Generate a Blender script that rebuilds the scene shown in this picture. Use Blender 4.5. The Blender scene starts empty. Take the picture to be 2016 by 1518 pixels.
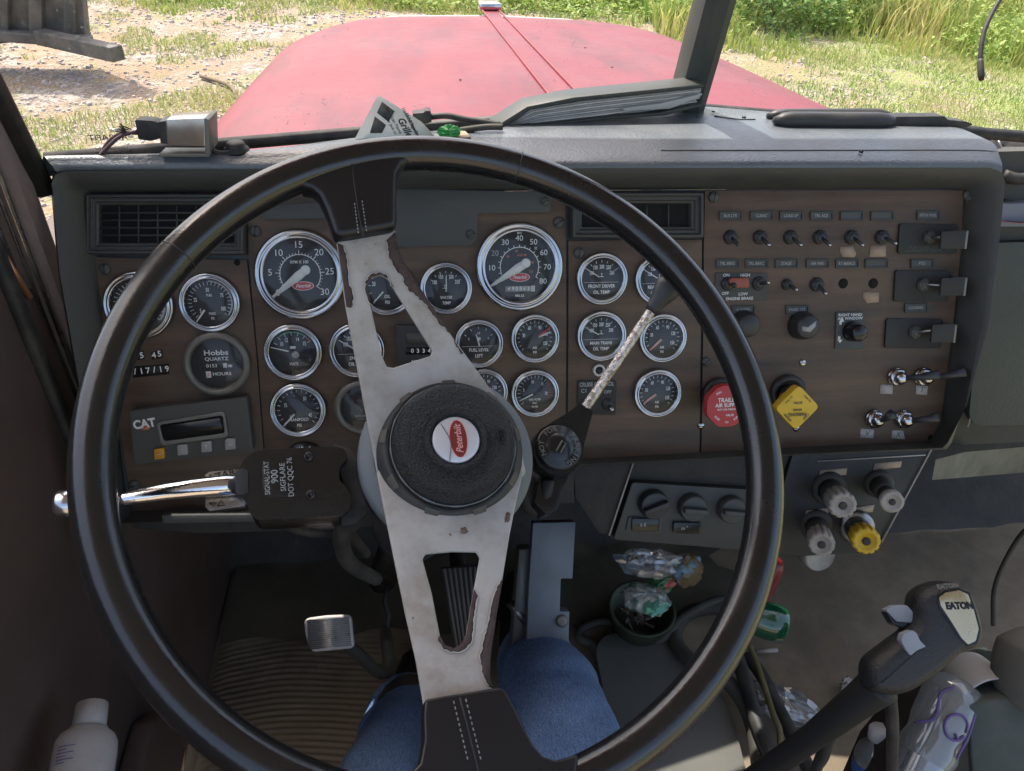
import bpy, bmesh, math, random
from mathutils import Vector, Matrix, noise
random.seed(7)
R_=math.radians
sc=bpy.context.scene
# ------------------------------------------------------------------ camera
F=1500.0; PW,PH=2016.0,1518.0            # focal length and photo size in photo pixels
C=Vector((0,0,2.45))
_X=Vector((.992,-.0357,.119)).normalized()
_Y=Vector((-(0.0357*1150+.119*1500)/.992,-1150,1500)); _Y-=_X*_X.dot(_Y); _Y.normalize()
_Z=_X.cross(_Y)
if _Z[1]>0: _Z=-_Z
def ray(x,y):
    d=Vector(((x-1008)/F,(y-759)/F,1.0)); return Vector((_X.dot(d),_Y.dot(d),_Z.dot(d)))
cd=bpy.data.cameras.new('camera'); cam=bpy.data.objects.new('camera',cd); sc.collection.objects.link(cam)
rx=Vector((_X[0],_Y[0],_Z[0])); dn=Vector((_X[1],_Y[1],_Z[1])); fw=Vector((_X[2],_Y[2],_Z[2]))
cm=Matrix.Identity(4)
for i in range(3): cm[i][0]=rx[i]; cm[i][1]=-dn[i]; cm[i][2]=-fw[i]; cm[i][3]=C[i]
cam.matrix_world=cm
cd.sensor_fit='HORIZONTAL'; cd.sensor_width=36; cd.lens=36*F/PW; cd.clip_start=.02; cd.clip_end=400
sc.camera=cam
# ------------------------------------------------------------------ light
SUN_EL,SUN_AZ=R_(63),R_(-28)             # azimuth measured from +Y (ahead of the truck) towards +X
w=bpy.data.worlds.new('World'); sc.world=w; w.use_nodes=True
nt=w.node_tree; nt.nodes.clear()
sky=nt.nodes.new('ShaderNodeTexSky'); sky.sky_type='NISHITA'; sky.sun_disc=False
sky.sun_elevation=SUN_EL; sky.sun_rotation=SUN_AZ; sky.dust_density=4.0; sky.air_density=.7; sky.ozone_density=.4
bg=nt.nodes.new('ShaderNodeBackground'); bg.inputs[1].default_value=.15
ow=nt.nodes.new('ShaderNodeOutputWorld'); tn=nt.nodes.new('ShaderNodeMix'); tn.data_type='RGBA'; tn.blend_type='MULTIPLY'; tn.inputs[0].default_value=1; tn.inputs[7].default_value=(1.04,1.0,.90,1)
nt.links.new(sky.outputs[0],tn.inputs[6]); nt.links.new(tn.outputs[2],bg.inputs[0]); nt.links.new(bg.outputs[0],ow.inputs[0])
sl=bpy.data.lights.new('sun','SUN'); sl.energy=2.0; sl.angle=R_(.5); sl.color=(1,.95,.87)
so=bpy.data.objects.new('sun',sl); sc.collection.objects.link(so)
sd=Vector((math.sin(SUN_AZ)*math.cos(SUN_EL),math.cos(SUN_AZ)*math.cos(SUN_EL),math.sin(SUN_EL)))
so.rotation_euler=sd.to_track_quat('Z','Y').to_euler(); so.location=(0,0,8)
sc.view_settings.view_transform='Standard'; sc.view_settings.look='None'; sc.view_settings.gamma=1
sc.view_settings.exposure=1.68
sc.cycles.max_bounces=8; sc.cycles.transparent_max_bounces=16; sc.cycles.sample_clamp_indirect=4

# ------------------------------------------------------------------ frames
class Frame:
    def __init__(s,O,u,v,n): s.O=O;s.u=u;s.v=v;s.n=n
    def at(s,x,y,h=0):
        """world point where the sight line through photo pixel x,y meets the plane h in front of the frame"""
        d=ray(x,y); o=s.O+s.n*h; t=(o-C).dot(s.n)/d.dot(s.n); return C+d*t
    def p(s,x,y,h=0):
        q=s.at(x,y,h)-s.O; return Vector((q.dot(s.u),q.dot(s.v),h))
    def S(s,x,y,h=0): # metres per photo pixel there
        q=s.at(x,y,h)-C; return q.dot(fw)/F
    def M(s):
        m=Matrix.Identity(4)
        for i in range(3): m[i][0]=s.u[i];m[i][1]=s.v[i];m[i][2]=s.n[i];m[i][3]=s.O[i]
        return m
def frame_n(O,n,up=Vector((0,0,1))):
    n=n.normalized(); u=up.cross(n).normalized(); v=n.cross(u); return Frame(O,u,v,n)
_t=R_(24.6)
FD=Frame(C+ray(1008,620)*.83,Vector((1,0,0)),Vector((0,math.sin(_t),math.cos(_t))),Vector((0,-math.cos(_t),math.sin(_t))))
_a,_e=R_(12.4),R_(56.7)
FW=frame_n(Vector((.0248,.3855,2.1166)),Vector((math.sin(_a)*math.cos(_e),-math.cos(_a)*math.cos(_e),math.sin(_e))))
def onz(x,y,z):
    d=ray(x,y); return C+d*((z-C.z)/d.z)
def onx(x,y,X):
    d=ray(x,y); return C+d*(X/d.x)
def ony(x,y,Y):
    d=ray(x,y); return C+d*(Y/d.y)
def dep(x,y,d): return C+ray(x,y)*d

# ------------------------------------------------------------------ mesh builder
def bez(pts,n=8,closed=False):
    """Catmull-Rom through pts"""
    P=[Vector(p) for p in pts]; out=[]; N=len(P)
    for i in range(N if closed else N-1):
        a=P[(i-1)%N] if closed or i>0 else P[0]*2-P[1]
        b=P[i]; c=P[(i+1)%N]; d=P[(i+2)%N] if closed or i+2<N else P[-1]*2-P[-2]
        for k in range(n):
            t=k/n; out.append(.5*((2*b)+(c-a)*t+(2*a-5*b+4*c-d)*t*t+(3*b-a-3*c+d)*t**3))
    if not closed: out.append(P[-1])
    return out
_tx={}
def txt(s,shear=0,bold=0):
    k=(s,shear,bold)
    if k not in _tx:
        cu=bpy.data.curves.new('t','FONT'); cu.body=s; cu.align_x='CENTER'; cu.align_y='CENTER'; cu.size=1; cu.shear=shear
        cu.offset=bold; cu.resolution_u=3
        o=bpy.data.objects.new('t',cu); sc.collection.objects.link(o)
        bpy.context.view_layer.update()
        me=bpy.data.meshes.new_from_object(o.evaluated_get(bpy.context.evaluated_depsgraph_get()))
        _tx[k]=([v.co.copy() for v in me.vertices],[tuple(p.vertices) for p in me.polygons])
        bpy.data.objects.remove(o); bpy.data.curves.remove(cu); bpy.data.meshes.remove(me)
    return _tx[k]
I4=Matrix.Identity(4)
class B:
    def __init__(s): s.bm=bmesh.new(); s.m=0
    def _v(s,co): return s.bm.verts.new(co)
    def _f(s,vs):
        try:
            f=s.bm.faces.new(vs); f.material_index=s.m; return f
        except ValueError: return None
    def box(s,c,sz,M=I4,rot=None):
        T=M@Matrix.Translation(Vector(c))@(rot or I4)
        x,y,z=[k/2 for k in sz]
        v=[s._v(T@Vector(p)) for p in ((-x,-y,-z),(x,-y,-z),(x,y,-z),(-x,y,-z),(-x,-y,z),(x,-y,z),(x,y,z),(-x,y,z))]
        for q in ((0,3,2,1),(4,5,6,7),(0,1,5,4),(1,2,6,5),(2,3,7,6),(3,0,4,7)): s._f([v[i] for i in q])
        return s
    def lathe(s,prof,M=I4,seg=40,cap0=True,cap1=True,a0=0,wob=None):
        rings=[]
        for r,h in prof:
            rings.append([s._v(M@Vector((r*math.cos(a0+2*math.pi*k/seg)*(wob(k/seg) if wob else 1),r*math.sin(a0+2*math.pi*k/seg)*(wob(k/seg) if wob else 1),h))) for k in range(seg)])
        for a,b in zip(rings,rings[1:]):
            for k in range(seg): s._f([a[k],a[(k+1)%seg],b[(k+1)%seg],b[k]])
        if cap0: s._f(rings[0][::-1])
        if cap1: s._f(rings[-1])
        return s
    def tube(s,pts,r,seg=10,closed=False,caps=True):
        P=[Vector(p) for p in pts]; n=len(P); rad=r if hasattr(r,'__len__') else [r]*n
        T=[(P[(i+1)%n]-P[(i-1)%n]) if closed else (P[min(i+1,n-1)]-P[max(i-1,0)]) for i in range(n)]
        T=[t.normalized() if t.length>1e-9 else Vector((0,0,1)) for t in T]
        up=Vector((0,0,1)) if abs(T[0].z)<.9 else Vector((1,0,0))
        N=(up-T[0]*up.dot(T[0])).normalized(); rings=[]
        for i in range(n):
            N=(N-T[i]*N.dot(T[i])).normalized(); Bn=T[i].cross(N)
            rings.append([s._v(P[i]+(N*math.cos(2*math.pi*k/seg)+Bn*math.sin(2*math.pi*k/seg))*rad[i]) for k in range(seg)])
        for i in range(n if closed else n-1):
            a,b=rings[i],rings[(i+1)%n]
            for k in range(seg): s._f([a[k],a[(k+1)%seg],b[(k+1)%seg],b[k]])
        if caps and not closed: s._f(rings[0][::-1]); s._f(rings[-1])
        return s
    def prism(s,poly,z0,z1,M=I4,holes=()):
        """extruded outline, with optional holes"""
        t=bmesh.new(); es=[]
        for lp in [poly]+list(holes):
            vs=[t.verts.new((p[0],p[1],0)) for p in lp]
            for i in range(len(vs)): es.append(t.edges.new((vs[i],vs[(i+1)%len(vs)])))
        bmesh.ops.triangle_fill(t,use_beauty=True,use_dissolve=False,edges=es)
        t.verts.index_update()
        vs=[v.co.copy() for v in t.verts]; fs=[]
        for f in t.faces:
            idx=[v.index for v in f.verts]
            if f.normal.z<0: idx=idx[::-1]
            fs.append(idx)
        t.free()
        lo=[s._v(M@Vector((v.x,v.y,z0))) for v in vs]; hi=[s._v(M@Vector((v.x,v.y,z1))) for v in vs]
        for f in fs: s._f([hi[i] for i in f]); s._f([lo[i] for i in f[::-1]])
        k=0
        for lp in [poly]+list(holes):
            n=len(lp)
            ar=sum(lp[i][0]*lp[(i+1)%n][1]-lp[(i+1)%n][0]*lp[i][1] for i in range(n))
            flip=(ar<0)!=(k>0)
            for i in range(n):
                a,b=k+i,k+(i+1)%n
                q=[lo[a],lo[b],hi[b],hi[a]]; s._f(q[::-1] if flip else q)
            k+=n
        return s
    def sheet(s,poly,z,M=I4):
        vs=[s._v(M@Vector((p[0],p[1],z))) for p in poly]
        f=s._f(vs)
        return s
    def text(s,t,size,M,z=0,shear=0,bold=0,sx=1):
        vs,fs=txt(t,shear,bold); nv=[s._v(M@Vector((v.x*size*sx,v.y*size,z))) for v in vs]
        for f in fs: s._f([nv[i] for i in f])
        return s
    def grid(s,rows,closed=False):
        vr=[[s._v(p) for p in r] for r in rows]
        for a,b in zip(vr,vr[1:]):
            n=len(a)
            for k in range(n if closed else n-1): s._f([a[k],a[(k+1)%n],b[(k+1)%n],b[k]])
        return s
    def ball(s,c,r,M=I4,seg=16,sc3=(1,1,1)):
        prof=[(max(1e-4,math.sin(math.pi*i/10))*r,-math.cos(math.pi*i/10)*r) for i in range(11)]
        return s.lathe(prof,M@Matrix.Translation(Vector(c))@Matrix.Diagonal(Vector((*sc3,1))),seg)
    def build(s,name,mats,parent=None,M=None,bevel=0,sub=0,seg=2,ang=35,world=False,recalc=False):
        if recalc: bmesh.ops.recalc_face_normals(s.bm,faces=s.bm.faces)
        for f in s.bm.faces: f.smooth=True
        for e in s.bm.edges:
            if len(e.link_faces)==2:
                try: e.smooth=e.calc_face_angle()<R_(ang)
                except Exception: pass
        me=bpy.data.meshes.new(name); s.bm.to_mesh(me); s.bm.free()
        if not isinstance(mats,(list,tuple)): mats=[mats]
        for m in mats: me.materials.append(m)
        o=bpy.data.objects.new(name,me); sc.collection.objects.link(o)
        if parent: o.parent=parent
        if world and parent: o.matrix_parent_inverse=wm(parent).inverted()
        if M is not None: o.matrix_local=M
        if bevel:
            b=o.modifiers.new('bevel','BEVEL'); b.width=bevel; b.segments=seg; b.limit_method='ANGLE'; b.angle_limit=R_(40)
        if sub:
            b=o.modifiers.new('sub','SUBSURF'); b.levels=sub; b.render_levels=sub
        return o
def wm(o):
    m=o.matrix_basis.copy()
    while o.parent: m=o.parent.matrix_basis@o.matrix_parent_inverse@m; o=o.parent
    return m
def tag(o,label=None,cat=None,group=None,kind=None):
    if label: o['label']=label
    if cat: o['category']=cat
    if group: o['group']=group
    if kind: o['kind']=kind
    return o
def thing(name,label,cat,M=None,group=None):
    o=bpy.data.objects.new(name,None); sc.collection.objects.link(o); o.empty_display_size=.05
    if M is not None: o.matrix_world=M; o.matrix_basis=M
    return tag(o,label,cat,group)
def T(x,y=None,z=0): return Matrix.Translation(Vector((x,y,z)) if y is not None else Vector(x))
def RZ(d): return Matrix.Rotation(R_(d),4,'Z')
def RX(d): return Matrix.Rotation(R_(d),4,'X')
def RY(d): return Matrix.Rotation(R_(d),4,'Y')
def along(a,b):
    """matrix with Z running from a to b, origin a"""
    d=(Vector(b)-Vector(a)); return Matrix.Translation(Vector(a))@d.to_track_quat('Z','Y').to_matrix().to_4x4()

# ------------------------------------------------------------------ materials
def mat(name,col,rough=.5,metal=0,spec=.5,noise_=0,nscale=8,col2=None,bump=0,bscale=60,bdetail=4,stretch=None,coat=0,trans=0,alpha=1,dust=0,dscale=6,dcol=(.22,.19,.16),rvar=0,sheen=0,bdist=.002,thr=(.4,.65)):
    m=bpy.data.materials.new(name); m.use_nodes=True; N=m.node_tree.nodes; L=m.node_tree.links
    p=N['Principled BSDF']; tc=N.new('ShaderNodeTexCoord')
    p.inputs['Base Color'].default_value=(*col,1); p.inputs['Roughness'].default_value=rough; p.inputs['Metallic'].default_value=metal
    p.inputs['Specular IOR Level'].default_value=spec
    if coat: p.inputs['Coat Weight'].default_value=coat; p.inputs['Coat Roughness'].default_value=.08
    if trans: p.inputs['Transmission Weight'].default_value=trans
    if sheen: p.inputs['Sheen Weight'].default_value=sheen
    co=tc.outputs['Object']
    if stretch:
        mp=N.new('ShaderNodeMapping'); mp.inputs['Scale'].default_value=stretch; L.new(co,mp.inputs[0]); cs=mp.outputs[0]
    else: cs=co
    last=None
    def nz(scale,detail,src,rough_=.6):
        n=N.new('ShaderNodeTexNoise'); n.inputs['Scale'].default_value=scale; n.inputs['Detail'].default_value=detail; n.inputs['Roughness'].default_value=rough_; L.new(src,n.inputs['Vector']); return n
    def ramp(src,a,b,lo=0,hi=1):
        r=N.new('ShaderNodeMapRange'); r.inputs[1].default_value=a; r.inputs[2].default_value=b; r.inputs[3].default_value=lo; r.inputs[4].default_value=hi; L.new(src,r.inputs[0]); return r.outputs[0]
    def mix(f,a,b):
        x=N.new('ShaderNodeMix'); x.data_type='RGBA'
        L.new(f,x.inputs[0]) if not isinstance(f,float) else setattr(x.inputs[0],'default_value',f)
        for v,i in ((a,6),(b,7)):
            if isinstance(v,tuple): x.inputs[i].default_value=(*v,1)
            else: L.new(v,x.inputs[i])
        return x.outputs[2]
    if col2 is not None:
        n=nz(nscale,6,cs); last=mix(ramp(n.outputs[0],*thr),col,col2)
    if dust:
        n=nz(dscale,7,co,.7); last=mix(ramp(n.outputs[0],.42,.75,0,dust),last if last else col,dcol)
        if rough<.6: L.new(ramp(n.outputs[0],.4,.75,rough,min(1,rough+.35)),p.inputs['Roughness'])
    if last: L.new(last,p.inputs['Base Color'])
    if rvar and not dust:
        n=nz(25,4,co); L.new(ramp(n.outputs[0],.3,.7,max(0,rough-rvar),rough+rvar),p.inputs['Roughness'])
    if bump:
        n=nz(bscale,bdetail,cs); b=N.new('ShaderNodeBump'); b.inputs['Strength'].default_value=bump; b.inputs['Distance'].default_value=bdist
        L.new(n.outputs[0],b.inputs['Height']); L.new(b.outputs[0],p.inputs['Normal'])
    if alpha<1: p.inputs['Alpha'].default_value=alpha
    m['x']=0
    return m
def glassy(name,tint=(1,1,1),gloss=.08,rough=.02,spots=0,milky=0):
    m=bpy.data.materials.new(name); m.use_nodes=True; N=m.node_tree.nodes; L=m.node_tree.links; N.clear()
    t=N.new('ShaderNodeBsdfTransparent'); t.inputs[0].default_value=(*tint,1)
    g=N.new('ShaderNodeBsdfGlossy'); g.inputs['Roughness'].default_value=rough
    lw=N.new('ShaderNodeLayerWeight'); lw.inputs[0].default_value=.25
    mr=N.new('ShaderNodeMapRange'); mr.inputs[3].default_value=gloss; mr.inputs[4].default_value=min(1,gloss*6); L.new(lw.outputs['Fresnel'],mr.inputs[0])
    mx=N.new('ShaderNodeMixShader'); L.new(mr.outputs[0],mx.inputs[0]); L.new(t.outputs[0],mx.inputs[1]); L.new(g.outputs[0],mx.inputs[2])
    out=mx.outputs[0]
    if milky:
        df=N.new('ShaderNodeBsdfDiffuse'); df.inputs[0].default_value=(.7,.74,.74,1); m2=N.new('ShaderNodeMixShader'); m2.inputs[0].default_value=milky; L.new(out,m2.inputs[1]); L.new(df.outputs[0],m2.inputs[2]); out=m2.outputs[0]
    if spots:
        tc=N.new('ShaderNodeTexCoord'); n=N.new('ShaderNodeTexNoise'); n.inputs['Scale'].default_value=220; n.inputs['Detail'].default_value=2
        n2=N.new('ShaderNodeTexNoise'); n2.inputs['Scale'].default_value=9; n2.inputs['Detail'].default_value=6
        L.new(tc.outputs['Object'],n.inputs[0]); L.new(tc.outputs['Object'],n2.inputs[0])
        r=N.new('ShaderNodeMapRange'); r.inputs[1].default_value=.64; r.inputs[2].default_value=.72; r.inputs[4].default_value=.6; L.new(n.outputs[0],r.inputs[0])
        r2=N.new('ShaderNodeMapRange'); r2.inputs[1].default_value=.42; r2.inputs[2].default_value=.7; r2.inputs[4].default_value=1; L.new(n2.outputs[0],r2.inputs[0])
        mu=N.new('ShaderNodeMath'); mu.operation='MULTIPLY'; L.new(r.outputs[0],mu.inputs[0]); L.new(r2.outputs[0],mu.inputs[1])
        sm=N.new('ShaderNodeMath'); sm.operation='MULTIPLY_ADD'; sm.inputs[1].default_value=.035; L.new(r2.outputs[0],sm.inputs[0]); L.new(mu.outputs[0],sm.inputs[2]); mu=sm
        df=N.new('ShaderNodeBsdfDiffuse'); df.inputs[0].default_value=(.75,.72,.66,1)
        m2=N.new('ShaderNodeMixShader'); L.new(mu.outputs[0],m2.inputs[0]); L.new(out,m2.inputs[1]); L.new(df.outputs[0],m2.inputs[2]); out=m2.outputs[0]
    o=N.new('ShaderNodeOutputMaterial'); L.new(out,o.inputs[0]); return m

M_wood=mat('brown_veneer',(.150,.088,.052),.47,col2=(.044,.029,.019),nscale=12,stretch=(.3,3.4,1),bump=.2,bscale=180,dust=.5,dscale=13,dcol=(.16,.135,.10),thr=(.30,.72))
M_dashvinyl=mat('dash_vinyl',(.10,.12,.14),.27,spec=.9,bump=.55,bscale=330,bdetail=3,dust=.35,dscale=7,dcol=(.16,.165,.155),bdist=.0015)
M_frame=mat('dash_frame',(.05,.053,.048),.42,bump=.35,bscale=400,dust=.4,dscale=6,dcol=(.11,.105,.095),bdist=.001)
M_blk=mat('black_plastic',(.03,.032,.033),.36,rvar=.1,dust=.25,dscale=20,dcol=(.12,.11,.1))
M_blkgloss=mat('gloss_black',(.012,.013,.014),.2,rvar=.06)
M_plate=mat('grey_plate',(.068,.07,.064),.45,rvar=.1,dust=.3,dscale=12,dcol=(.12,.115,.105),bump=.1,bscale=150)
M_chrome=mat('chrome',(.52,.53,.54),.15,1,rvar=.06)
M_steel=mat('worn_steel',(.5,.5,.5),.35,1,rvar=.15,col2=(.3,.27,.24),nscale=30)
M_dull=mat('dull_bezel',(.2,.2,.18),.42,.6,rvar=.1,dust=.4,dscale=30)
M_dial=mat('dial_black',(.014,.014,.015),.55)
M_white=mat('marking_white',(.82,.82,.8),.5)
M_grey=mat('marking_grey',(.36,.37,.37),.5)
M_red=mat('marking_red',(.55,.03,.03),.5)
M_orange=mat('marking_orange',(.6,.2,.08),.5)
M_green=mat('marking_green',(.05,.35,.2),.5)
M_needle=mat('needle',(.75,.78,.74),.45)
M_lens=glassy('gauge_lens',gloss=.03,rough=.08,milky=.018)
M_wheel=mat('wheel_grip',(.009,.009,.0095),.24,spec=.7,bump=.08,bscale=420,rvar=.10,coat=.25)
M_leather=mat('leather_boot',(.013,.012,.013),.33,bump=.12,bscale=400,bdist=.001)
M_hub=mat('hub_rubber',(.022,.024,.027),.36,bump=1,bscale=650,bdetail=2,bdist=.005)
M_ringp=mat('hub_ring',(.035,.038,.038),.5,dust=.6,dscale=25,dcol=(.12,.1,.075))
M_spoke=mat('spoke_paint',(.50,.475,.44),.4,col2=(.43,.41,.385),nscale=14,dust=.95,dscale=24,dcol=(.27,.215,.16),bump=.05,bscale=90)
M_rust=mat('peeled_primer',(.09,.06,.052),.8,col2=(.06,.038,.034),nscale=90,bump=.8,bscale=300)
M_stain=mat('grime',(.16,.11,.08),.8,col2=(.24,.19,.15),nscale=80)
M_shroud=mat('column_grey',(.16,.18,.19),.4,rvar=.1,dust=.2)
M_tape=mat('masking_tape',(.42,.32,.23),.8,col2=(.32,.24,.17),nscale=50)
M_tapew=mat('paper_label',(.5,.46,.42),.8,col2=(.4,.36,.32),nscale=60)
M_redp=mat('red_knob',(.48,.035,.04),.38,dust=.2,dscale=60,dcol=(.35,.15,.13))
M_yelp=mat('yellow_knob',(.72,.46,.02),.38,dust=.25,dscale=60,dcol=(.4,.3,.1))
M_beige=mat('beige_knob',(.42,.38,.33),.55,dust=.5,dscale=80,dcol=(.2,.17,.14))
M_door=mat('door_vinyl',(.13,.082,.07),.5,col2=(.085,.058,.05),nscale=3,bump=.15,bscale=260,dust=.35,dscale=2.5,dcol=(.1,.075,.065))
M_trim=mat('pillar_vinyl',(.22,.165,.155),.5,bump=.8,bscale=120,dust=.3,dcol=(.18,.15,.13),bdist=.002)
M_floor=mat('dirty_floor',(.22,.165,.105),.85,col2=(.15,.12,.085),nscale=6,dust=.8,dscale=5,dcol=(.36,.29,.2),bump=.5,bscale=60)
M_dark=mat('dark_firewall',(.026,.024,.02),.7,col2=(.05,.043,.034),nscale=7,bump=.4,bscale=25,dust=.4,dcol=(.08,.065,.05),bdist=.01)
M_paint=mat('red_paint',(.165,.016,.027),.36,col2=(.10,.008,.016),nscale=3.2,stretch=(2.6,.5,1),thr=(.47,.66),spec=.4,dust=.8,dscale=2.2,dcol=(.17,.036,.052),bump=.03,bscale=4,bdist=.03)  # darker stretched streaks imitate tree reflections in the hood
M_rub=mat('black_rubber',(.02,.02,.02),.6,dust=.3,dscale=30)
M_hose=mat('dusty_hose',(.05,.047,.04),.7,dust=.6,dscale=14,dcol=(.1,.085,.06))
M_paper=mat('paper',(.74,.78,.7),.8,col2=(.66,.7,.64),nscale=10)
M_paperw=mat('book_pages',(.5,.48,.46),.8,bump=.6,bscale=300,stretch=(1,1,30),col2=(.36,.34,.33),nscale=40,thr=(.45,.6))
M_cover=mat('book_cover',(.025,.034,.032),.4,dust=.3)
M_ltgrey=mat('light_grey_plastic',(.3,.33,.37),.4,rvar=.1,dust=.3,dscale=30)
M_steelp=mat('painted_bracket',(.16,.18,.21),.45,dust=.5,dscale=12,dcol=(.1,.09,.08),rvar=.1)
M_seat=mat('seat_fabric',(.15,.15,.13),.9,bump=.6,bscale=700,dust=.3)
M_implement=mat('implement_steel',(.07,.07,.065),.6,col2=(.13,.115,.1),nscale=6,bump=.3,bscale=25,dust=.5,dcol=(.2,.17,.14),bdist=.01)
M_carpet=mat('side_carpet',(.2,.19,.14),.95,col2=(.14,.13,.095),nscale=20,bump=.7,bscale=160)
M_padg=mat('green_pad',(.055,.07,.062),.5,bump=.5,bscale=260,dust=.2)
M_gold=mat('gold_plate',(.62,.52,.33),.24,.85,rvar=.08)
M_clear=glassy('clear_plastic',(.86,.9,.9),gloss=.16,rough=.08,milky=.22)
M_greenp=glassy('green_plastic',(.08,.42,.2),gloss=.2,rough=.08)
M_blue=mat('blue_label',(.06,.13,.4),.4)
M_purple=mat('purple_print',(.13,.08,.25),.5)
M_foil=mat('foil',(.5,.53,.5),.32,.45,bump=.6,bscale=60,bdist=.006,col2=(.1,.3,.22),nscale=26,thr=(.5,.56))
M_film=glassy('clear_film',(.8,.85,.9),gloss=.25,rough=.15,milky=.12)
M_wp=mat('white_plastic',(.6,.6,.62),.4)
M_bottle=mat('dusty_white_bottle',(.42,.39,.37),.6,dust=.5,dscale=30,dcol=(.3,.25,.21))
M_leafgreen=mat('green_wrap',(.03,.3,.06),.35)
M_roof=mat('headliner',(.3,.31,.33),.9)
M_amber=mat('amber_plastic',(.3,.07,.03),.3)
def denim():
    m=bpy.data.materials.new('denim'); m.use_nodes=True; N=m.node_tree.nodes; L=m.node_tree.links; p=N['Principled BSDF']
    tc=N.new('ShaderNodeTexCoord'); p.inputs['Roughness'].default_value=.9
    mp=N.new('ShaderNodeMapping'); mp.inputs['Scale'].default_value=(7,.4,.4); L.new(tc.outputs['Object'],mp.inputs[0])
    n=N.new('ShaderNodeTexNoise'); n.inputs['Scale'].default_value=260; n.inputs['Detail'].default_value=3; L.new(mp.outputs[0],n.inputs[0])
    n3=N.new('ShaderNodeTexNoise'); n3.inputs['Scale'].default_value=700; n3.inputs['Detail'].default_value=2; L.new(tc.outputs['Object'],n3.inputs[0])
    n2=N.new('ShaderNodeTexNoise'); n2.inputs['Scale'].default_value=9; n2.inputs['Detail'].default_value=4; L.new(tc.outputs['Object'],n2.inputs[0])
    ad=N.new('ShaderNodeMath'); ad.operation='ADD'; L.new(n.outputs[0],ad.inputs[0]); L.new(n3.outputs[0],ad.inputs[1])
    ad2=N.new('ShaderNodeMath'); ad2.operation='ADD'; L.new(ad.outputs[0],ad2.inputs[0]); L.new(n2.outputs[0],ad2.inputs[1])
    r=N.new('ShaderNodeValToRGB'); r.color_ramp.elements[0].position=.36; r.color_ramp.elements[0].color=(.012,.035,.105,1)
    r.color_ramp.elements[1].position=.66; r.color_ramp.elements[1].color=(.21,.35,.63,1)
    dv=N.new('ShaderNodeMath'); dv.operation='DIVIDE'; dv.inputs[1].default_value=3; L.new(ad2.outputs[0],dv.inputs[0]); L.new(dv.outputs[0],r.inputs[0]); L.new(r.outputs[0],p.inputs['Base Color'])
    b=N.new('ShaderNodeBump'); b.inputs['Strength'].default_value=.5; b.inputs['Distance'].default_value=.001; L.new(ad.outputs[0],b.inputs['Height']); L.new(b.outputs[0],p.inputs['Normal'])
    return m
M_denim=denim()
M_panelblk=mat('satin_black',(.02,.021,.019),.5,dust=.35,dscale=18,dcol=(.07,.06,.05))
M_thread=mat('thread',(.3,.3,.3),.8)
M_boot=mat('boot_leather',(.02,.02,.021),.5,bump=.3,bscale=120,dust=.3)
# ================================================================== OUTSIDE
def ground_mat():
    m=bpy.data.materials.new('gravel_and_dirt'); m.use_nodes=True; N=m.node_tree.nodes; L=m.node_tree.links; p=N['Principled BSDF']; p.inputs['Roughness'].default_value=.95
    tc=N.new('ShaderNodeTexCoord'); co=tc.outputs['Object']
    def nz(s,d,r=.6):
        n=N.new('ShaderNodeTexNoise'); n.inputs['Scale'].default_value=s; n.inputs['Detail'].default_value=d; n.inputs['Roughness'].default_value=r; L.new(co,n.inputs[0]); return n.outputs[0]
    def mr(s,a,b,lo=0,hi=1):
        r=N.new('ShaderNodeMapRange'); r.inputs[1].default_value=a; r.inputs[2].default_value=b; r.inputs[3].default_value=lo; r.inputs[4].default_value=hi; L.new(s,r.inputs[0]); return r.outputs[0]
    def mix(f,a,b):
        x=N.new('ShaderNodeMix'); x.data_type='RGBA'; L.new(f,x.inputs[0])
        for v,i in ((a,6),(b,7)):
            if isinstance(v,tuple): x.inputs[i].default_value=(*v,1)
            else: L.new(v,x.inputs[i])
        return x.outputs[2]
    vo=N.new('ShaderNodeTexVoronoi'); vo.inputs['Scale'].default_value=30; L.new(co,vo.inputs[0])
    st=mix(mr(vo.outputs['Distance'],.15,.6),(.39,.33,.30),(.18,.14,.115))
    v2=N.new('ShaderNodeTexVoronoi'); v2.inputs['Scale'].default_value=15; L.new(co,v2.inputs[0])
    sp=N.new('ShaderNodeSeparateColor'); L.new(v2.outputs['Color'],sp.inputs[0])
    st=mix(mr(sp.outputs[0],.6,.75,0,.7),st,(.42,.37,.34))
    dirt=mix(mr(nz(2.2,7),.35,.65),(.30,.205,.14),(.24,.165,.11))
    g=mix(mr(nz(.9,6,.7),.42,.58),dirt,st)
    sx_=N.new('ShaderNodeSeparateXYZ'); L.new(co,sx_.inputs[0])
    g=mix(mr(nz(1.1,8,.75),.52,.62,0,.7),g,(.17,.20,.06))
    mm=N.new('ShaderNodeMath'); mm.operation='MULTIPLY'; L.new(mr(sx_.outputs[0],3.2,6.5,.1,1),mm.inputs[0]); L.new(mr(nz(1.7,8,.7),.36,.52,0,.85),mm.inputs[1]); g=mix(mm.outputs[0],g,(.19,.235,.065))
    L.new(g,p.inputs['Base Color'])
    b=N.new('ShaderNodeBump'); b.inputs['Strength'].default_value=.8; b.inputs['Distance'].default_value=.03; L.new(vo.outputs['Distance'],b.inputs['Height']); b.invert=True; L.new(b.outputs[0],p.inputs['Normal'])
    return m
b=B(); n=60
b.grid([[Vector((-70+140*i/n,-50+170*j/n,(0 if j<60 else 0))) for i in range(n+1)] for j in range(n+1)])
g=b.build('ground',ground_mat()); tag(g,kind='structure')

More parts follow.
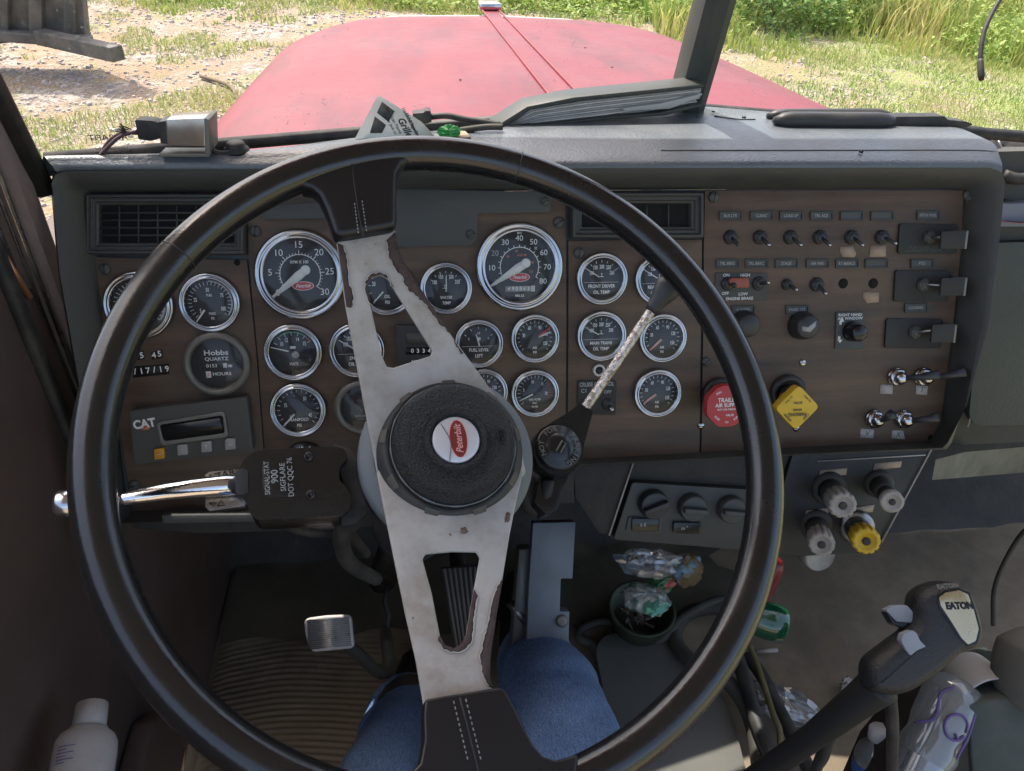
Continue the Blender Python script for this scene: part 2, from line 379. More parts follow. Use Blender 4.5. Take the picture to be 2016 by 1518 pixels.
def leaf_mat(name,c1,c2,c3):
    m=bpy.data.materials.new(name); m.use_nodes=True; N=m.node_tree.nodes; L=m.node_tree.links; p=N['Principled BSDF']; p.inputs['Roughness'].default_value=.6
    at=N.new('ShaderNodeAttribute'); at.attribute_name='var'
    r=N.new('ShaderNodeValToRGB'); r.color_ramp.elements[0].color=(*c1,1); r.color_ramp.elements[1].color=(*c3,1); e=r.color_ramp.elements.new(.5); e.color=(*c2,1)
    L.new(at.outputs['Fac'],r.inputs[0]); L.new(r.outputs[0],p.inputs['Base Color'])
    t=N.new('ShaderNodeBsdfTranslucent'); L.new(r.outputs[0],t.inputs[0]); mx=N.new('ShaderNodeMixShader'); mx.inputs[0].default_value=.35
    o=N['Material Output']; L.new(p.outputs[0],mx.inputs[1]); L.new(t.outputs[0],mx.inputs[2]); L.new(mx.outputs[0],o.inputs[0]); return m
def blades(name,spots,mt,label,kind='stuff'):
    """spots: (x,y,z,height,width,lean,var,shape)"""
    vs=[];fs=[];va=[]
    for (x,y,z,h,wd,ln,var,shp) in spots:
        a=random.uniform(0,2*math.pi); la=random.uniform(0,2*math.pi)
        dx,dy=math.cos(a)*wd/2,math.sin(a)*wd/2; lx,ly=math.cos(la)*ln*h,math.sin(la)*ln*h
        k=len(vs)
        if shp==0:
            vs+= [(x-dx,y-dy,z),(x+dx,y+dy,z),(x+dx*.8+lx*.35,y+dy*.8+ly*.35,z+h*.6),(x-dx*.8+lx*.35,y-dy*.8+ly*.35,z+h*.6),(x+lx,y+ly,z+h*.95)]
            fs+=[(k,k+1,k+2,k+3),(k+3,k+2,k+4)]; va+=[var,var]
        else:
            ux,uy,uz=lx,ly,h*random.uniform(-.3,.7)
            vs+=[(x,y,z),(x+ux*.5+dx,y+uy*.5+dy,z+uz*.5+wd*.1),(x+ux,y+uy,z+uz),(x+ux*.5-dx,y+uy*.5-dy,z+uz*.5)]
            fs+=[(k,k+1,k+2,k+3)]; va+=[var]
    me=bpy.data.meshes.new(name); me.from_pydata(vs,[],fs); me.materials.append(mt)
    at=me.attributes.new('var','FLOAT','FACE'); at.data.foreach_set('value',va)
    o=bpy.data.objects.new(name,me); sc.collection.objects.link(o)
    return o
ns=lambda x,y,s,o=0: noise.noise(Vector((x*s+o,y*s-o,o)))
# short tufts over the gravel
sp=[]
while len(sp)<120000:
    x=random.uniform(-7,11); y=random.uniform(3.5,16)
    v=ns(x,y,.75,3)+.5*ns(x,y,2.2,9)
    lim=.10 if x<2.5 else (-.05 if x<4.2 else (-.16 if y>8.8 and x<6.3 else -.6))
    if y>12.3 : lim-=.5
    if v<lim: continue
    hh=random.uniform(.02,.07)*(1+max(0,v)*1.5)
    sp.append((x,y,0,hh,.009,random.uniform(.2,1.1),min(1,max(0,.45+v*.5+random.uniform(-.3,.35))),0))
o=blades('grass',sp,leaf_mat('short_grass',(.13,.23,.04),(.25,.34,.08),(.46,.42,.19)),'')
tag(o,'short green and straw coloured grass tufts growing through the gravel','grass',kind='stuff')
# loose pebbles on the gravel
vs=[];fs=[]
for i in range(9000):
    x=random.uniform(-6,1.2) if i<6500 else random.uniform(1.2,7); y=random.uniform(4.5,13.5)
    if ns(x,y,.9,21)<-.25: continue
    r=random.uniform(.008,.03)*(1.6 if random.random()<.06 else 1); k=len(vs); a=random.uniform(0,3)
    for q in range(5): vs.append((x+r*math.cos(a+q*1.257)*random.uniform(.7,1.2),y+r*math.sin(a+q*1.257)*random.uniform(.7,1.2),0))
    for q in range(5): vs.append((x+r*.6*math.cos(a+q*1.257),y+r*.6*math.sin(a+q*1.257),r*random.uniform(.5,.8)))
    for q in range(5): fs.append((k+q,k+(q+1)%5,k+5+(q+1)%5,k+5+q))
    fs.append((k+5,k+6,k+7,k+8,k+9))
me=bpy.data.meshes.new('gravel'); me.from_pydata(vs,[],fs); me.materials.append(mat('pebble',(.42,.36,.33),.9,col2=(.3,.25,.22),nscale=1.3)); o=bpy.data.objects.new('gravel',me); sc.collection.objects.link(o)
tag(o,'loose pale pinkish gravel stones strewn over the ground left of the hood','gravel',kind='stuff')
# tall weeds beyond the hood and on the right
sp=[]
def edge(x):   # near edge of the tall growth
    return 10.4 if x>3.5 else 12.1
while len(sp)<85000:
    x=random.uniform(-4,15); y=random.uniform(6.6,17)
    e=edge(x)+ns(x,y,.5,2)*1.6+ns(x,y,1.7,6)*.6
    if x>6.0: e-= (x-6.0)*.75
    if y<e: continue
    d=min(1,(y-e)/1.3)
    v=ns(x,y,.6,5); gr=ns(x,y,1.6,11)
    h=(.12+.50*d*(1+v*1.5))*random.uniform(.3,1)
    if x<3.2: h*=.55
    sp.append((x,y,0,h,random.choice((.012,.02,.03)),random.uniform(.05,.6),min(1,max(0,.42+v*.55+gr*.35+random.uniform(-.25,.45))),0))
    if v<.1 and random.random()<.6 and d>.4:
        for k in range(3):
            sp.append((x+random.uniform(-.1,.1),y+random.uniform(-.1,.1),h*random.uniform(.2,1),random.uniform(.06,.12),random.uniform(.04,.08),random.uniform(.5,1.1),min(1,max(0,random.uniform(0,.5))),1))
o=blades('tall_weeds',sp,leaf_mat('weed_leaf',(.14,.25,.04),(.34,.42,.10),(.60,.52,.22)),'')
tag(o,'tall sunlit green and yellow weeds growing beyond the hood and the dirt','weeds',kind='stuff')
# broad leaved bush right of the post
def bush(cx,cy,r,h,n,lab,var0):
    sp=[]; 
    for i in range(n):
        a=random.uniform(0,2*math.pi); q=random.random()**.5*r; z=random.uniform(.03,1)*h*(1-(q/r)**2*.6)
        if noise.noise(Vector((cx+q*math.cos(a),cy+q*math.sin(a),z))*3)<-.12: continue
        sp.append((cx+q*math.cos(a),cy+q*math.sin(a),z,random.uniform(.08,.16),random.uniform(.04,.09),random.uniform(.5,1.1),min(1,max(0,var0+random.uniform(-.2,.35))),1))
    o=blades('bush',sp,M_bushleaf,''); 
    t=thing('leafy_bush',lab,'bush',T(cx,cy,0),'bushes among the weeds'); o.name='foliage'; o.parent=t; o.matrix_parent_inverse=T(cx,cy,0).inverted()
    b=B()
    for k in range(14):
        a=random.uniform(0,6.28); q=random.uniform(.2,.8)*r
        b.tube([(cx,cy,0),(cx+q*.5*math.cos(a),cy+q*.5*math.sin(a),h*.5),(cx+q*math.cos(a),cy+q*math.sin(a),h*.85)],[.012,.009,.004],5)
    b.build('stem',M_twig,t,world=True)
M_bushleaf=leaf_mat('bush_leaf',(.06,.15,.025),(.17,.28,.06),(.36,.42,.12)); M_twig=mat('twig',(.16,.12,.08),.9)
bush(5.4,12.0,1.0,1.25,3600,'dark green broad leaved bush just right of the windshield post',.25)
bush(7.0,12.2,.9,1.15,2600,'lighter green bush behind the dirt strip, in the middle of the right window',.5)
bush(3.6,14.0,.9,.9,2200,'small green bush seen over the front of the hood, left of the post',.4)
# dead brush clump with stems
t=thing('brush_pile','tangle of dry brown stems standing in the weeds before the grey trailer','brush',T(8.2,12.4,0)); b=B()
for k in range(70):
    x=8.2+random.uniform(-.7,.7); y=12.4+random.uniform(-.4,.4)
    b.tube(bez([(x,y,0),(x+random.uniform(-.2,.2),y,.7),(x+random.uniform(-.5,.5),y+random.uniform(-.3,.3),random.uniform(1,1.7))],3),random.uniform(.006,.014),5)
b.build('stem',M_twig,t,world=True)
# grey board-sided trailer far right
t=thing('flatbed_trailer','grey weathered board sided trailer behind the weeds at the top right','trailer',T(11.6,13.6,0)); b=B()
for k in range(4): b.box((12.0,13.7,.42+k*.2),(3.6,.05,.185))
b.build('side_board',mat('weathered_board',(.26,.22,.2),.85,col2=(.2,.17,.15),nscale=5,stretch=(.3,1,6),bump=.4),t,world=True,bevel=.005)
b=B(); b.box((12.0,13.66,1.19),(3.7,.14,.09)); b.box((12.0,13.66,.26),(3.7,.1,.1)); b.build('rail',M_implement,t,world=True,bevel=.006)
for k in range(4):
    b=B(); b.box((10.3+k*1.13,13.63,.75),(.09,.06,1.0)); b.build('stake',M_implement,t,world=True,bevel=.004)
# dark steel loader attachment top left : stands upright on gravel, with a foot beam towards the truck
t=thing('loader_attachment','dark grey steel loader attachment with a stubby beam pointing out over the gravel','attachment',T(-4.6,9.2,0))
P=lambda x,y,Y: ony(x,y,Y)
fr=Frame(Vector((0,9.2,0)),Vector((1,0,0)),Vector((0,0,1)),Vector((0,-1,0)))
def tr(pts,h=0,f=fr): return [tuple(f.p(x,y,h)[:2]) for x,y in pts]
M=fr.M(); b=B()
b.prism(tr([(-160,-300),(160,-300),(172,-10),(178,60),(188,82),(60,74),(-10,82),(-160,60)]),0,.16,M); b.build('back_plate',M_implement,t,world=True,bevel=.015)
b=B()
for x0,x1 in ((60,84),(128,146),(5,18)): b.prism(tr([(x0,-300),(x1,-300),(x1+6,64),(x0+4,66)],.16),.16,.26,M)
b.prism(tr([(-150,-30),(160,-34),(160,-14),(-150,-8)],.16),.16,.22,M)
b.build('rib',M_implement,t,world=True,bevel=.008)
b=B()
p0,p1,p2,p3=[fr.at(x,y,.2) for x,y in ((60,72),(160,60),(176,82),(70,82))]
q0,q1=fr.at(240,112,.75),fr.at(250,98,.75)
def beam(b,a,c,wd,hh):
    d=(c-a).normalized(); s=d.cross(Vector((0,0,1))).normalized(); u=s.cross(d); a=Vector(a);c=Vector(c)
    v=[b._v(p+s*i*wd/2+u*j*hh/2) for p in (a,c) for i,j in ((-1,-1),(1,-1),(1,1),(-1,1))]
    for q in ((0,3,2,1),(4,5,6,7),(0,1,5,4),(1,2,6,5),(2,3,7,6),(3,0,4,7)): b._f([v[i] for i in q])
beam(b,fr.at(80,72,.3),fr.at(232,106,.9),.15,.14); b.build('foot_beam',M_implement,t,world=True,bevel=.012,recalc=True)
b=B(); beam(b,fr.at(-120,60,.25),fr.at(180,82,.28),.16,.1); b.build('bottom_rail',M_implement,t,world=True,bevel=.012,recalc=True)
# small twigs lying on the gravel
for (x0,y0,x1,y1,lab) in ((395,150,470,200,'grey stick lying on the gravel left of the hood'),):
    a=onz(x0,y0,.03); c=onz(x1,y1,.02); b=B(); b.tube(bez([a,(a+c)/2+Vector((.1,.05,.01)),c],5),.022,6); tag(b.build('stick',M_twig),lab,'stick')
# ================================================================== TRUCK HOOD
t=thing('truck_hood','long faded red truck hood with a hinge strip down its middle and pale front edge','truck hood',T(.3,1.2,1.2))
Y0,Y1=1.12,3.45; sl_=math.tan(R_(5.5)); HX0,HX1=-.50,1.16; HC=.335
def hz(Y): return 2.0-(Y-1.2)*sl_
def hsec(Y,n=48,inset=0,dz=0):
    cx=(HX0+HX1)/2; hw=(HX1-HX0)/2; out=[]
    fr_=max(0,(Y-3.0)/.45); hw-= .05*fr_**2
    for i in range(n+1):
        a=-1+2*i/n; s=abs(a)**1
        # superellipse: flat top, round shoulder, down to the side
        th=a*math.pi/2
        x=cx+hw*math.copysign(abs(math.sin(th))**.30,th); z=hz(Y)-.46*(1-abs(math.cos(th))**.30)-.02*a*a-.05*fr_**3-0.03*((x-HC)/hw)**2
        out.append(Vector((x,Y,z+dz)))
    return out
rows=[]
NY=46
for j in range(NY+1):
    Y=Y0+(Y1-Y0)*j/NY
    r=hsec(Y)
    # front edge curves backwards at the corners
    for v in r:
        q=abs((v.x-HC)/.62); k=(j/NY)**6
        v.y-=.20*k*min(1.1,q)**5
    rows.append(r)
b=B(); b.grid(rows); o=b.build('hood_shell',M_paint,t,world=True); so_=o.modifiers.new('solid','SOLIDIFY'); so_.thickness=.006; so_.offset=-1
b=B(); fr0=[v+Vector((0,.012,.004)) for v in rows[-1]]
b.tube(fr0,.017,8); b.build('front_trim',mat('faded_trim',(.55,.5,.47),.4,rvar=.1),t,world=True)
b=B()
for dx in (-.034,.034):
    b.tube([Vector((HC+dx-.012*0,Y,hz(Y)+.002)) for Y in [Y0+(Y1-Y0)*k/30 for k in range(31)]],.0035,6)
b.build('seam',mat('seam_paint',(.2,.02,.03),.5),t,world=True)
b=B(); b.box((HC,(Y0+Y1)/2,(hz(Y0)+hz(Y1))/2-.0030),(.056,Y1-Y0-.02,.003),rot=RX(-5.5)); b.build('hinge_strip',M_paint,t,world=True,bevel=.002)
b=B(); b.box((HC,Y1-.02,hz(Y1)+.015),(.09,.16,.03),rot=RX(-5.5)); b.build('ornament_base',M_chrome,t,world=True,bevel=.008)
b=B(); gr=Vector((0,0,0)); 
b.grid([[v+Vector((0,.0,0)) for v in rows[-1]],[Vector((v.x,v.y+.03,1.1)) for v in rows[-1]]]); b.build('grille_panel',M_chrome,t,world=True)
# chips on the paint
b=B()
for (x,y,r) in ((645,152,3.5),(805,168,2),(832,176,2.5),(832,190,2),(906,155,1.5),(1152,92,1.6),(1205,130,1.5),(1270,68,1.3),(1256,118,1.5),(1320,180,1.6)):
    hn=Vector((0,sl_,1)).normalized(); d=ray(x,y); tt=(Vector((0,1.2,2.0))-C).dot(hn)/d.dot(hn); q=C+d*tt
    q.z=hz(q.y)-.03*((q.x-HC)/.64)**2-.02*((q.x-.285)/.64)**2+.0035
    b.prism([(r*.0011*q.y*math.cos(k*.9)*random.uniform(.6,1.2),2.4*r*.0011*q.y*math.sin(k*.9)*random.uniform(.5,1.2)) for k in range(7)],-.0005,.0005,T(q)@RX(-5.5))
b.build('paint_chip',mat('chip_dark',(.08,.03,.03),.8),t,world=True)
# ================================================================== CAB
ZT=FD.at(1008,332,.035).z+.005
FZ=1.25; LX=-.375
cab=thing('truck_cab','worn dark truck cab shell around the driver, with windshield posts, floor and dirty firewall','truck cab',T(.3,.6,FZ))
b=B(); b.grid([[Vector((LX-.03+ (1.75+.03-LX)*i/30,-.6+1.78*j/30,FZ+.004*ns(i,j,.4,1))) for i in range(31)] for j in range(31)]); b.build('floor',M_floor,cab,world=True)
# ribbed rubber mat on the left
b=B(); x0,x1=LX+.01,-.02
rw=[]; yy=.2
k=0
while yy<.90:
    h=FZ+.008+(0,.0017,.0017,0)[k%4]*(1 if yy<.82 else .3); 
    rw.append([Vector((x0+(x1-x0)*i/14,yy+.012*math.sin(i*.35)+.004*i/14,h+.004*ns(i*.3,yy*9,1,4)-(.0 if 0<i<14 else .006))) for i in range(15)]); yy+=.0027; k+=1
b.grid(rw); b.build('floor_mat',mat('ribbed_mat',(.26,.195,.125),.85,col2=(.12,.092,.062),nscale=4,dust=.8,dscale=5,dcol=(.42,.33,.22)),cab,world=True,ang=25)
b=B(); b.grid([[Vector((LX+.01+(.60+.05*math.sin(j*1.3)-LX)*i/30,.835+.012*math.sin(i*.9)+.23*j/8,FZ+.012+.006*ns(i*.4,j*.5,1,3))) for i in range(31)] for j in range(9)]); b.build('footwell_shade_sheet',mat('footwell_shade',(.075,.06,.04),.8,col2=(.14,.11,.072),nscale=6,bump=.4,bscale=50,dust=.5,dcol=(.12,.1,.07)),cab,world=True)  # dark sheet puts the shade under the dash into the floor colour
# firewall / toe board
b=B(); rows_=[]
for j,(y,z) in enumerate(((1.0,FZ),(1.07,FZ+.08),(1.1,FZ+.2),(1.08,FZ+.4),(1.02,FZ+.62),(.90,ZT-.16))):
    rows_.append([Vector((LX-.03+2.1*i/40,y+.01*ns(i,j,.7,8),z)) for i in range(41)])
b.grid(rows_); b.build('firewall',M_dark,cab,world=True)
# left wall : kick panel below the dash
b=B(); b.prism([(.68,FZ-.02),(1.13,FZ-.02),(1.13,1.80),(.95,2.055),(.68,2.055)],0,.04,Matrix(((0,0,1,LX-.0395),(1,0,0,0),(0,1,0,0),(0,0,0,1)))); b.build('kick_panel',M_door,cab,world=True,bevel=.004)
# A pillar trim + windshield frame, leaning back
def plane_pt(x,y): # left glass plane
    d=ray(x,y); t=(G0-C).dot(Gn)/d.dot(Gn); return C+d*t
G0=Vector((-.345,.752,ZT)); G1=Vector((.325,.93,ZT)); up=Vector((-.01,-.25,1)).normalized()
Gn=(G1-G0).cross(up).normalized()
H0=Vector((1.0,.752,ZT)); Hn=(H0-G1).cross(up).normalized()
lean=lambda p,h: Vector(p)+Vector((0,-.25,1))*h
b=B()
b.tube([lean((-.352,.742,ZT-.03),0),lean((-.352,.742,ZT-.03),.75)],.011,8)
b.build('windshield_seal',M_rub,cab,world=True)
b=B(); v=[]
for h in (-.32,.75):
    o_=0 if h>0 else 0
    base=lambda x,y: lean((x,y,ZT),h) if h>0 else Vector((x,y,ZT+h))
    v.append([base(-.362,.748),base(-.353,.728),base(-.357,.712),base(-.372,.702),base(-.45,.70),base(-.45,.76)])
# vertical below the sill, leaning above it
mid=[Vector((x,y,ZT)) for x,y in ((-.362,.748),(-.353,.728),(-.357,.712),(-.372,.702),(-.45,.70),(-.45,.76))]
b.grid([v[0],mid,v[1]],closed=True); b.build('left_pillar',M_trim,cab,world=True,recalc=True)
b=B()
for dx,dy,r in ((-.364,.699,.0022),(-.369,.694,.0016),(-.378,.690,.003)):
    b.tube([Vector((dx,dy,ZT-.3)),Vector((dx,dy,ZT)),lean((dx,dy,ZT),.75)],r,6)
b.build('channel_strip',M_steel,cab,world=True)
# centre post
b=B()
s0=Vector((.31,.905,ZT-.02)); 
def postrow(h): 
    q=lean((.333,.925,ZT-.03),h); return [q+Vector(p) for p in ((-.019,0,0),(-.017,-.022,0),(-.007,-.03,0),(.007,-.03,0),(.017,-.022,0),(.019,0,0),(.016,.02,0),(-.016,.02,0))]
b.grid([postrow(h) for h in (0,.25,.5,.78)],closed=True); b.build('windshield_post',mat('post_paint',(.028,.04,.038),.45,dust=.2,rvar=.08),cab,world=True,recalc=True)
# roof, header, and an added unseen slab keeping sun off the dash
b=B(); b.box((.3,.12,2.93),(1.5,1.25,.03)); b.build('roof',M_roof,cab,world=True,bevel=.01)
b=B(); b.box((.32,.90,2.90),(1.5,.42,.012),rot=RX(-8)); b.build('added_sun_block',M_paint,cab,world=True)
b=B(); b.box((.32,.735,2.905),(1.36,.03,.05)); b.build('header',M_trim,cab,world=True,bevel=.008)
# right post
b=B(); b.tube([Vector((1.02,.75,ZT-.06)),lean((1.02,.75,ZT),.75)],.03,8); b.build('right_pillar',M_trim,cab,world=True)
# glass panes
def pane(name,a,c,nrm,lab=None):
    b=B(); a=Vector(a);c=Vector(c); th=Vector((0,.003,0))
    q=[a,c,lean(c,.74),lean(a,.74)]
    v=[b._v(p) for p in q]; b._f(v); return b.build(name,M_pane,cab,world=True)
M_pane=glassy('windshield_glass',gloss=.012,rough=.03,spots=1)
pane('windshield_pane',(-.35,.757,ZT-.005),(.318,.933,ZT-.005),Gn); pane('windshield_pane',(.35,.93,ZT-.005),(1.01,.757,ZT-.005),Hn)
# gasket along the glass base
b=B(); b.tube([Vector((-.35,.76,ZT-.006)),Vector((.325,.938,ZT-.006)),Vector((1.01,.76,ZT-.006))],.007,8); b.build('glass_gasket',M_rub,cab,world=True)
# cowl outside between glass and hood
b=B(); b.grid([[Vector((-.22+1.1*i/20,.80+.13*(1-abs(i-10.5)/10.5),ZT-.12)) for i in range(21)],[Vector((-.26+1.15*i/20,1.13,1.96)) for i in range(21)]]); b.build('cowl',M_paint,cab,world=True)
# stencilled glass marking, seen from inside so mirrored
gf=Frame(G0,(G1-G0).normalized(),up,Gn if Gn.y<0 else -Gn)
b=B()
for s,x,y,sz in (("ACRAFIT",213,263,.0085),("Laminated AS-1",218,285,.0045),("For replacement",222,293,.0045),("DOT-471-837",226,301,.005),("AS-1 M-166 DOT",232,309,.0045)):
    p=gf.p(x,y,.002); b.text(s,sz,gf.M()@T(p)@RY(180)@RZ(4),0,0,.01)
b.m=0
for k in range(5):
    p=gf.p(238+k*3,252-k*3,.002); b.box(p,(.0012,.009,.0004),gf.M(),RZ(55))
b.build('glass_marking',M_rub,cab,world=True)
# ---- door
dr=thing('cab_door','dark maroon vinyl driver door panel filling the left side of the cab','door',T(LX,.2,FZ))
b=B(); b.box((LX-.02,.05,1.735),(.04,1.27,.93)); b.build('door_panel',M_door,dr,world=True,bevel=.012,seg=3)
b=B(); b.box((LX+.004,.66,1.86),(.012,.016,.96)); b.build('door_edge',M_rub,dr,world=True,bevel=.004)
b=B(); b.prism([(.0,0),(.42,0),(.42,.12),(.38,.16),(.05,.16),(0,.12)],0,.03,Matrix.Translation((LX,.17,1.36))@Matrix(((0,0,1,0),(1,0,0,0),(0,1,0,0),(0,0,0,1)))); b.build('door_pocket',M_door,dr,world=True,bevel=.008)
b=B(); a=onx(8,505,LX+.004); c=onx(58,585,LX+.004); b.tube([a,c],.0035,6); b.build('sunlit_door_strip',mat('sunlit_orange',(.62,.3,.17),.35,.6),dr,world=True)  # orange strip paints a sunlit streak on the door edge
# ---- right side: carpeted lower wall, passenger dash
b=B(); b.grid([[ony(x,y,Y) for x,y,Y in r] for r in (
   ((1842,905,.72),(1900,890,.78),(2016,880,.84),(2200,860,.84)),
   ((1835,945,.72),(1900,940,.78),(2016,930,.84),(2200,900,.84)))])
b.build('kick_carpet',M_carpet,cab,world=True)
# ================================================================== DASHBOARD
D=thing('dashboard','brown wood veneer truck dashboard full of chrome ringed gauges, under a black padded top','dashboard',FD.M())
def dp(pts,h=0): return [tuple(FD.p(x,y,h)[:2]) for x,y in pts]
def rounded(poly,r=6,n=4):
    out=[];N=len(poly)
    for i in range(N):
        a,b_,c=Vector(poly[i-1]),Vector(poly[i]),Vector(poly[(i+1)%N])
        u=(a-b_);v=(c-b_);rr=min(r,u.length*.45,v.length*.45);p=b_+u.normalized()*rr;q=b_+v.normalized()*rr
        for k in range(n+1):
            t=k/n; out.append(tuple(p*(1-t)**2+b_*2*t*(1-t)+q*t*t))
    return out
def slab(name,pts,h0,h1,m,parent=D,r=6,bevel=.0015,holes=(),hp=None):
    b=B(); b.prism(dp(rounded(pts,r) if r else pts,h1 if hp is None else hp),h0,h1,holes=[dp(rounded(q,3) if r else q,h1) for q in holes]); return b.build(name,m,parent,bevel=bevel)
# frame around: outer ring sloping in to the panel
outer=[(128,337),(560,333),(1008,332),(1500,331),(1950,331),(1972,338),(1979,358),(1968,470),(1946,640),(1903,800),(1866,872),(1855,882),(1500,897),(1150,914),(700,955),(500,1020),(235,1030),(205,985),(160,780),(118,540),(103,365),(108,345)]
inner=[(186,382),(560,378),(1008,376),(1500,372),(1885,372),(1903,376),(1906,392),(1898,480),(1882,640),(1862,800),(1853,862),(1846,876),(1500,889),(1150,905),(700,945),(500,1000),(262,1006),(246,985),(222,780),(192,540),(181,400),(182,388)]
O=[Vector((*FD.p(x,y,.034)[:2],.034)) for x,y in outer]; I=[Vector((*FD.p(x,y,0)[:2],-.001)) for x,y in inner]
cO=sum(O,Vector())/len(O)
mid_=[(o*.55+i*.45) for o,i in zip(O,I)]
for m_,o in zip(mid_,O): m_.z=.030
edge_=[o+ (o-cO).normalized()*.006 for o in O]
for e_ in edge_: e_.z=.024
back=[e_.copy() for e_ in edge_]
for e_ in back: e_.z=-.14
b=B(); b.grid([I,mid_,O,edge_,back],closed=True); b.build('dash_frame',M_frame,D,recalc=True,ang=50)
b=B(); b.sheet([tuple(i[:2]) for i in I],-.004); b.build('backing_panel',M_blk,D)
P1=[(184,506),(486,512),(505,700),(527,1000),(262,1006),(224,770),(196,600)]
P2=[(488,384),(1113,378),(1114,480),(1115,640),(1112,907),(702,945),(530,998),(508,700),(489,500)]
P3=[(1120,378),(1385,375),(1382,470),(1377,894),(1117,905),(1119,640)]
P4=[(1388,375),(1897,375),(1893,480),(1876,640),(1856,800),(1847,872),(1381,893),(1385,640),(1386,480)]
vent_h=[(1119,379),(1383,377),(1380,470),(1119,472)]
for pp in (P1,[(488,384),(1113,378),(1114,480),(1115,640),(1112,907),(702,945),(530,998),(508,700),(489,500)],[(1119,474),(1382,472),(1377,894),(1117,905),(1119,640)],P4):
    slab('veneer_panel',pp,-.003,0,M_wood,r=3,bevel=.0006)
slab('bottom_lip',[(318,1015),(512,1013),(512,1027),(322,1030)],.03,.037,M_plate,r=2)
# padded dash top
def tp(x,y,z=None): return onz(x,y,ZT if z is None else z)
nearL=[(108,337),(128,332),(300,331),(560,328),(800,327),(1008,326),(1300,326),(1600,325),(1900,325),(1955,329),(1975,340)]
near=[FD.at(x,y,.036) for x,y in nearL]
far=[Vector((-.345,.744,0)),Vector((-.33,.746,0)),Vector((-.24,.752,0)),Vector((-.16,.766,0)),Vector((-.05,.808,0)),Vector((.11,.850,0)),Vector((.31,.92,0)),Vector((.46,.895,0)),Vector((.60,.870,0)),Vector((.648,.862,0)),Vector((.658,.80,0))]
for v in far: v.z=ZT
r1=[]
for a,c in zip(near,far):
    d=Vector((c.x-a.x,c.y-a.y,0)); L_=d.length; q=a+d*min(.03/L_,.4); q.z=ZT+.001; r1.append(q)
near0=[a.copy() for a in near]
for a in near0: a.z=min(a.z,ZT-.005); a.y+=.001
low=[a+Vector((0,.012,-.012)) for a in near0]
def lerp(A,C_,t,dz=0): return [a.lerp(c,t)+Vector((0,0,dz)) for a,c in zip(A,C_)]
top_rows=[low,near0,lerp(near0,r1,.35,.0022),r1,lerp(r1,far,.05,.001),lerp(r1,far,.33,.004),lerp(r1,far,.66,.004),far,[f_+Vector((0,.004,-.018)) for f_ in far]]
top_rows=[bez(r,3) for r in top_rows]
b=B(); b.grid(top_rows); b.build('padded_top',M_dashvinyl,D,world=True,ang=60)
b=B(); b.grid([[v_+Vector((0,-.004,-.012)) for v_ in far],[Vector((v_.x,.752+(v_.x+.345)*.2657+.004 if v_.x<.325 else .93-(v_.x-.325)*.25,ZT-.016)) for v_ in far]]); b.build('glass_ledge',M_rub,D,world=True)
b=B(); b.tube([p+Vector((0,.004,.0006)) for p in bez(r1,3)][18:],.0009,5); b.build('top_seam',M_blk,D,world=True)
b=B()
for x,y,r in ((1403,227,.0022),(1371,238,.002),(1463,238,.0025)): b.lathe([(r,0),(r,.0012)],T(tp(x,y)+Vector((0,0,.004))),8)
b.tube([tp(x,y)+Vector((0,0,.0045)) for x,y in ((1405,236),(1430,240),(1455,243),(1485,243))],.0009,5)
b.tube([tp(x,y)+Vector((0,0,.0035)) for x,y in ((1690,303),(1698,305))],.002,5)
b.build('top_mark',M_blk,D,world=True)
# ---- screws
def screw(x,y,r=11,m=M_dull,h=0,slot=35,name='screw',dome=.45):
    R=r*FD.S(x,y,h); p=FD.p(x,y,h); b=B()
    b.lathe([(R,0),(R,R*.25),(R*.8,R*dome),(R*.3,R*(dome+.08))],seg=18)
    o=b.build(name,m,D,M=T(p)@RZ(slot)); 
    b=B(); b.box((0,0,R*(dome+.06)),(R*1.7,R*.22,R*.08)); b.build('slot',M_blk,o)
    return o
for x,y,s in ((503,455,80),(207,530,85),(1100,438,30),(1140,498,80),(1405,388,80),(1905,384,50),(265,955,10)): screw(x,y,11,M_plate,0,s)
for x,y in ((1073,397),(927,462)): screw(x,y,9,M_plate,.004,20)
screw(1390,712,9,M_plate)
for x,y in ((1580,714),(1380,838),(1567,843)): screw(x,y,7,M_chrome,0,0)
M_hole=mat('hole_black',(.004,.004,.004),.9)
for x,y,r in ((467,517,6),(1832,862,6),(1660,558,10),(1719,558,10)):
    R=r*FD.S(x,y); b=B(); b.lathe([(R,0.0002),(R*.98,.0004)],T(FD.p(x,y)),20); b.build('open_hole',M_hole,D)
# ---- blank covers
slab('blank_cover',[(782,372),(1086,378),(1083,418),(941,420),(939,470),(925,484),(770,486)],0,.004,M_plate,r=5)
slab('blank_cover',[(516,408),(640,396),(645,430),(518,432)],0,.004,M_plate,r=3)
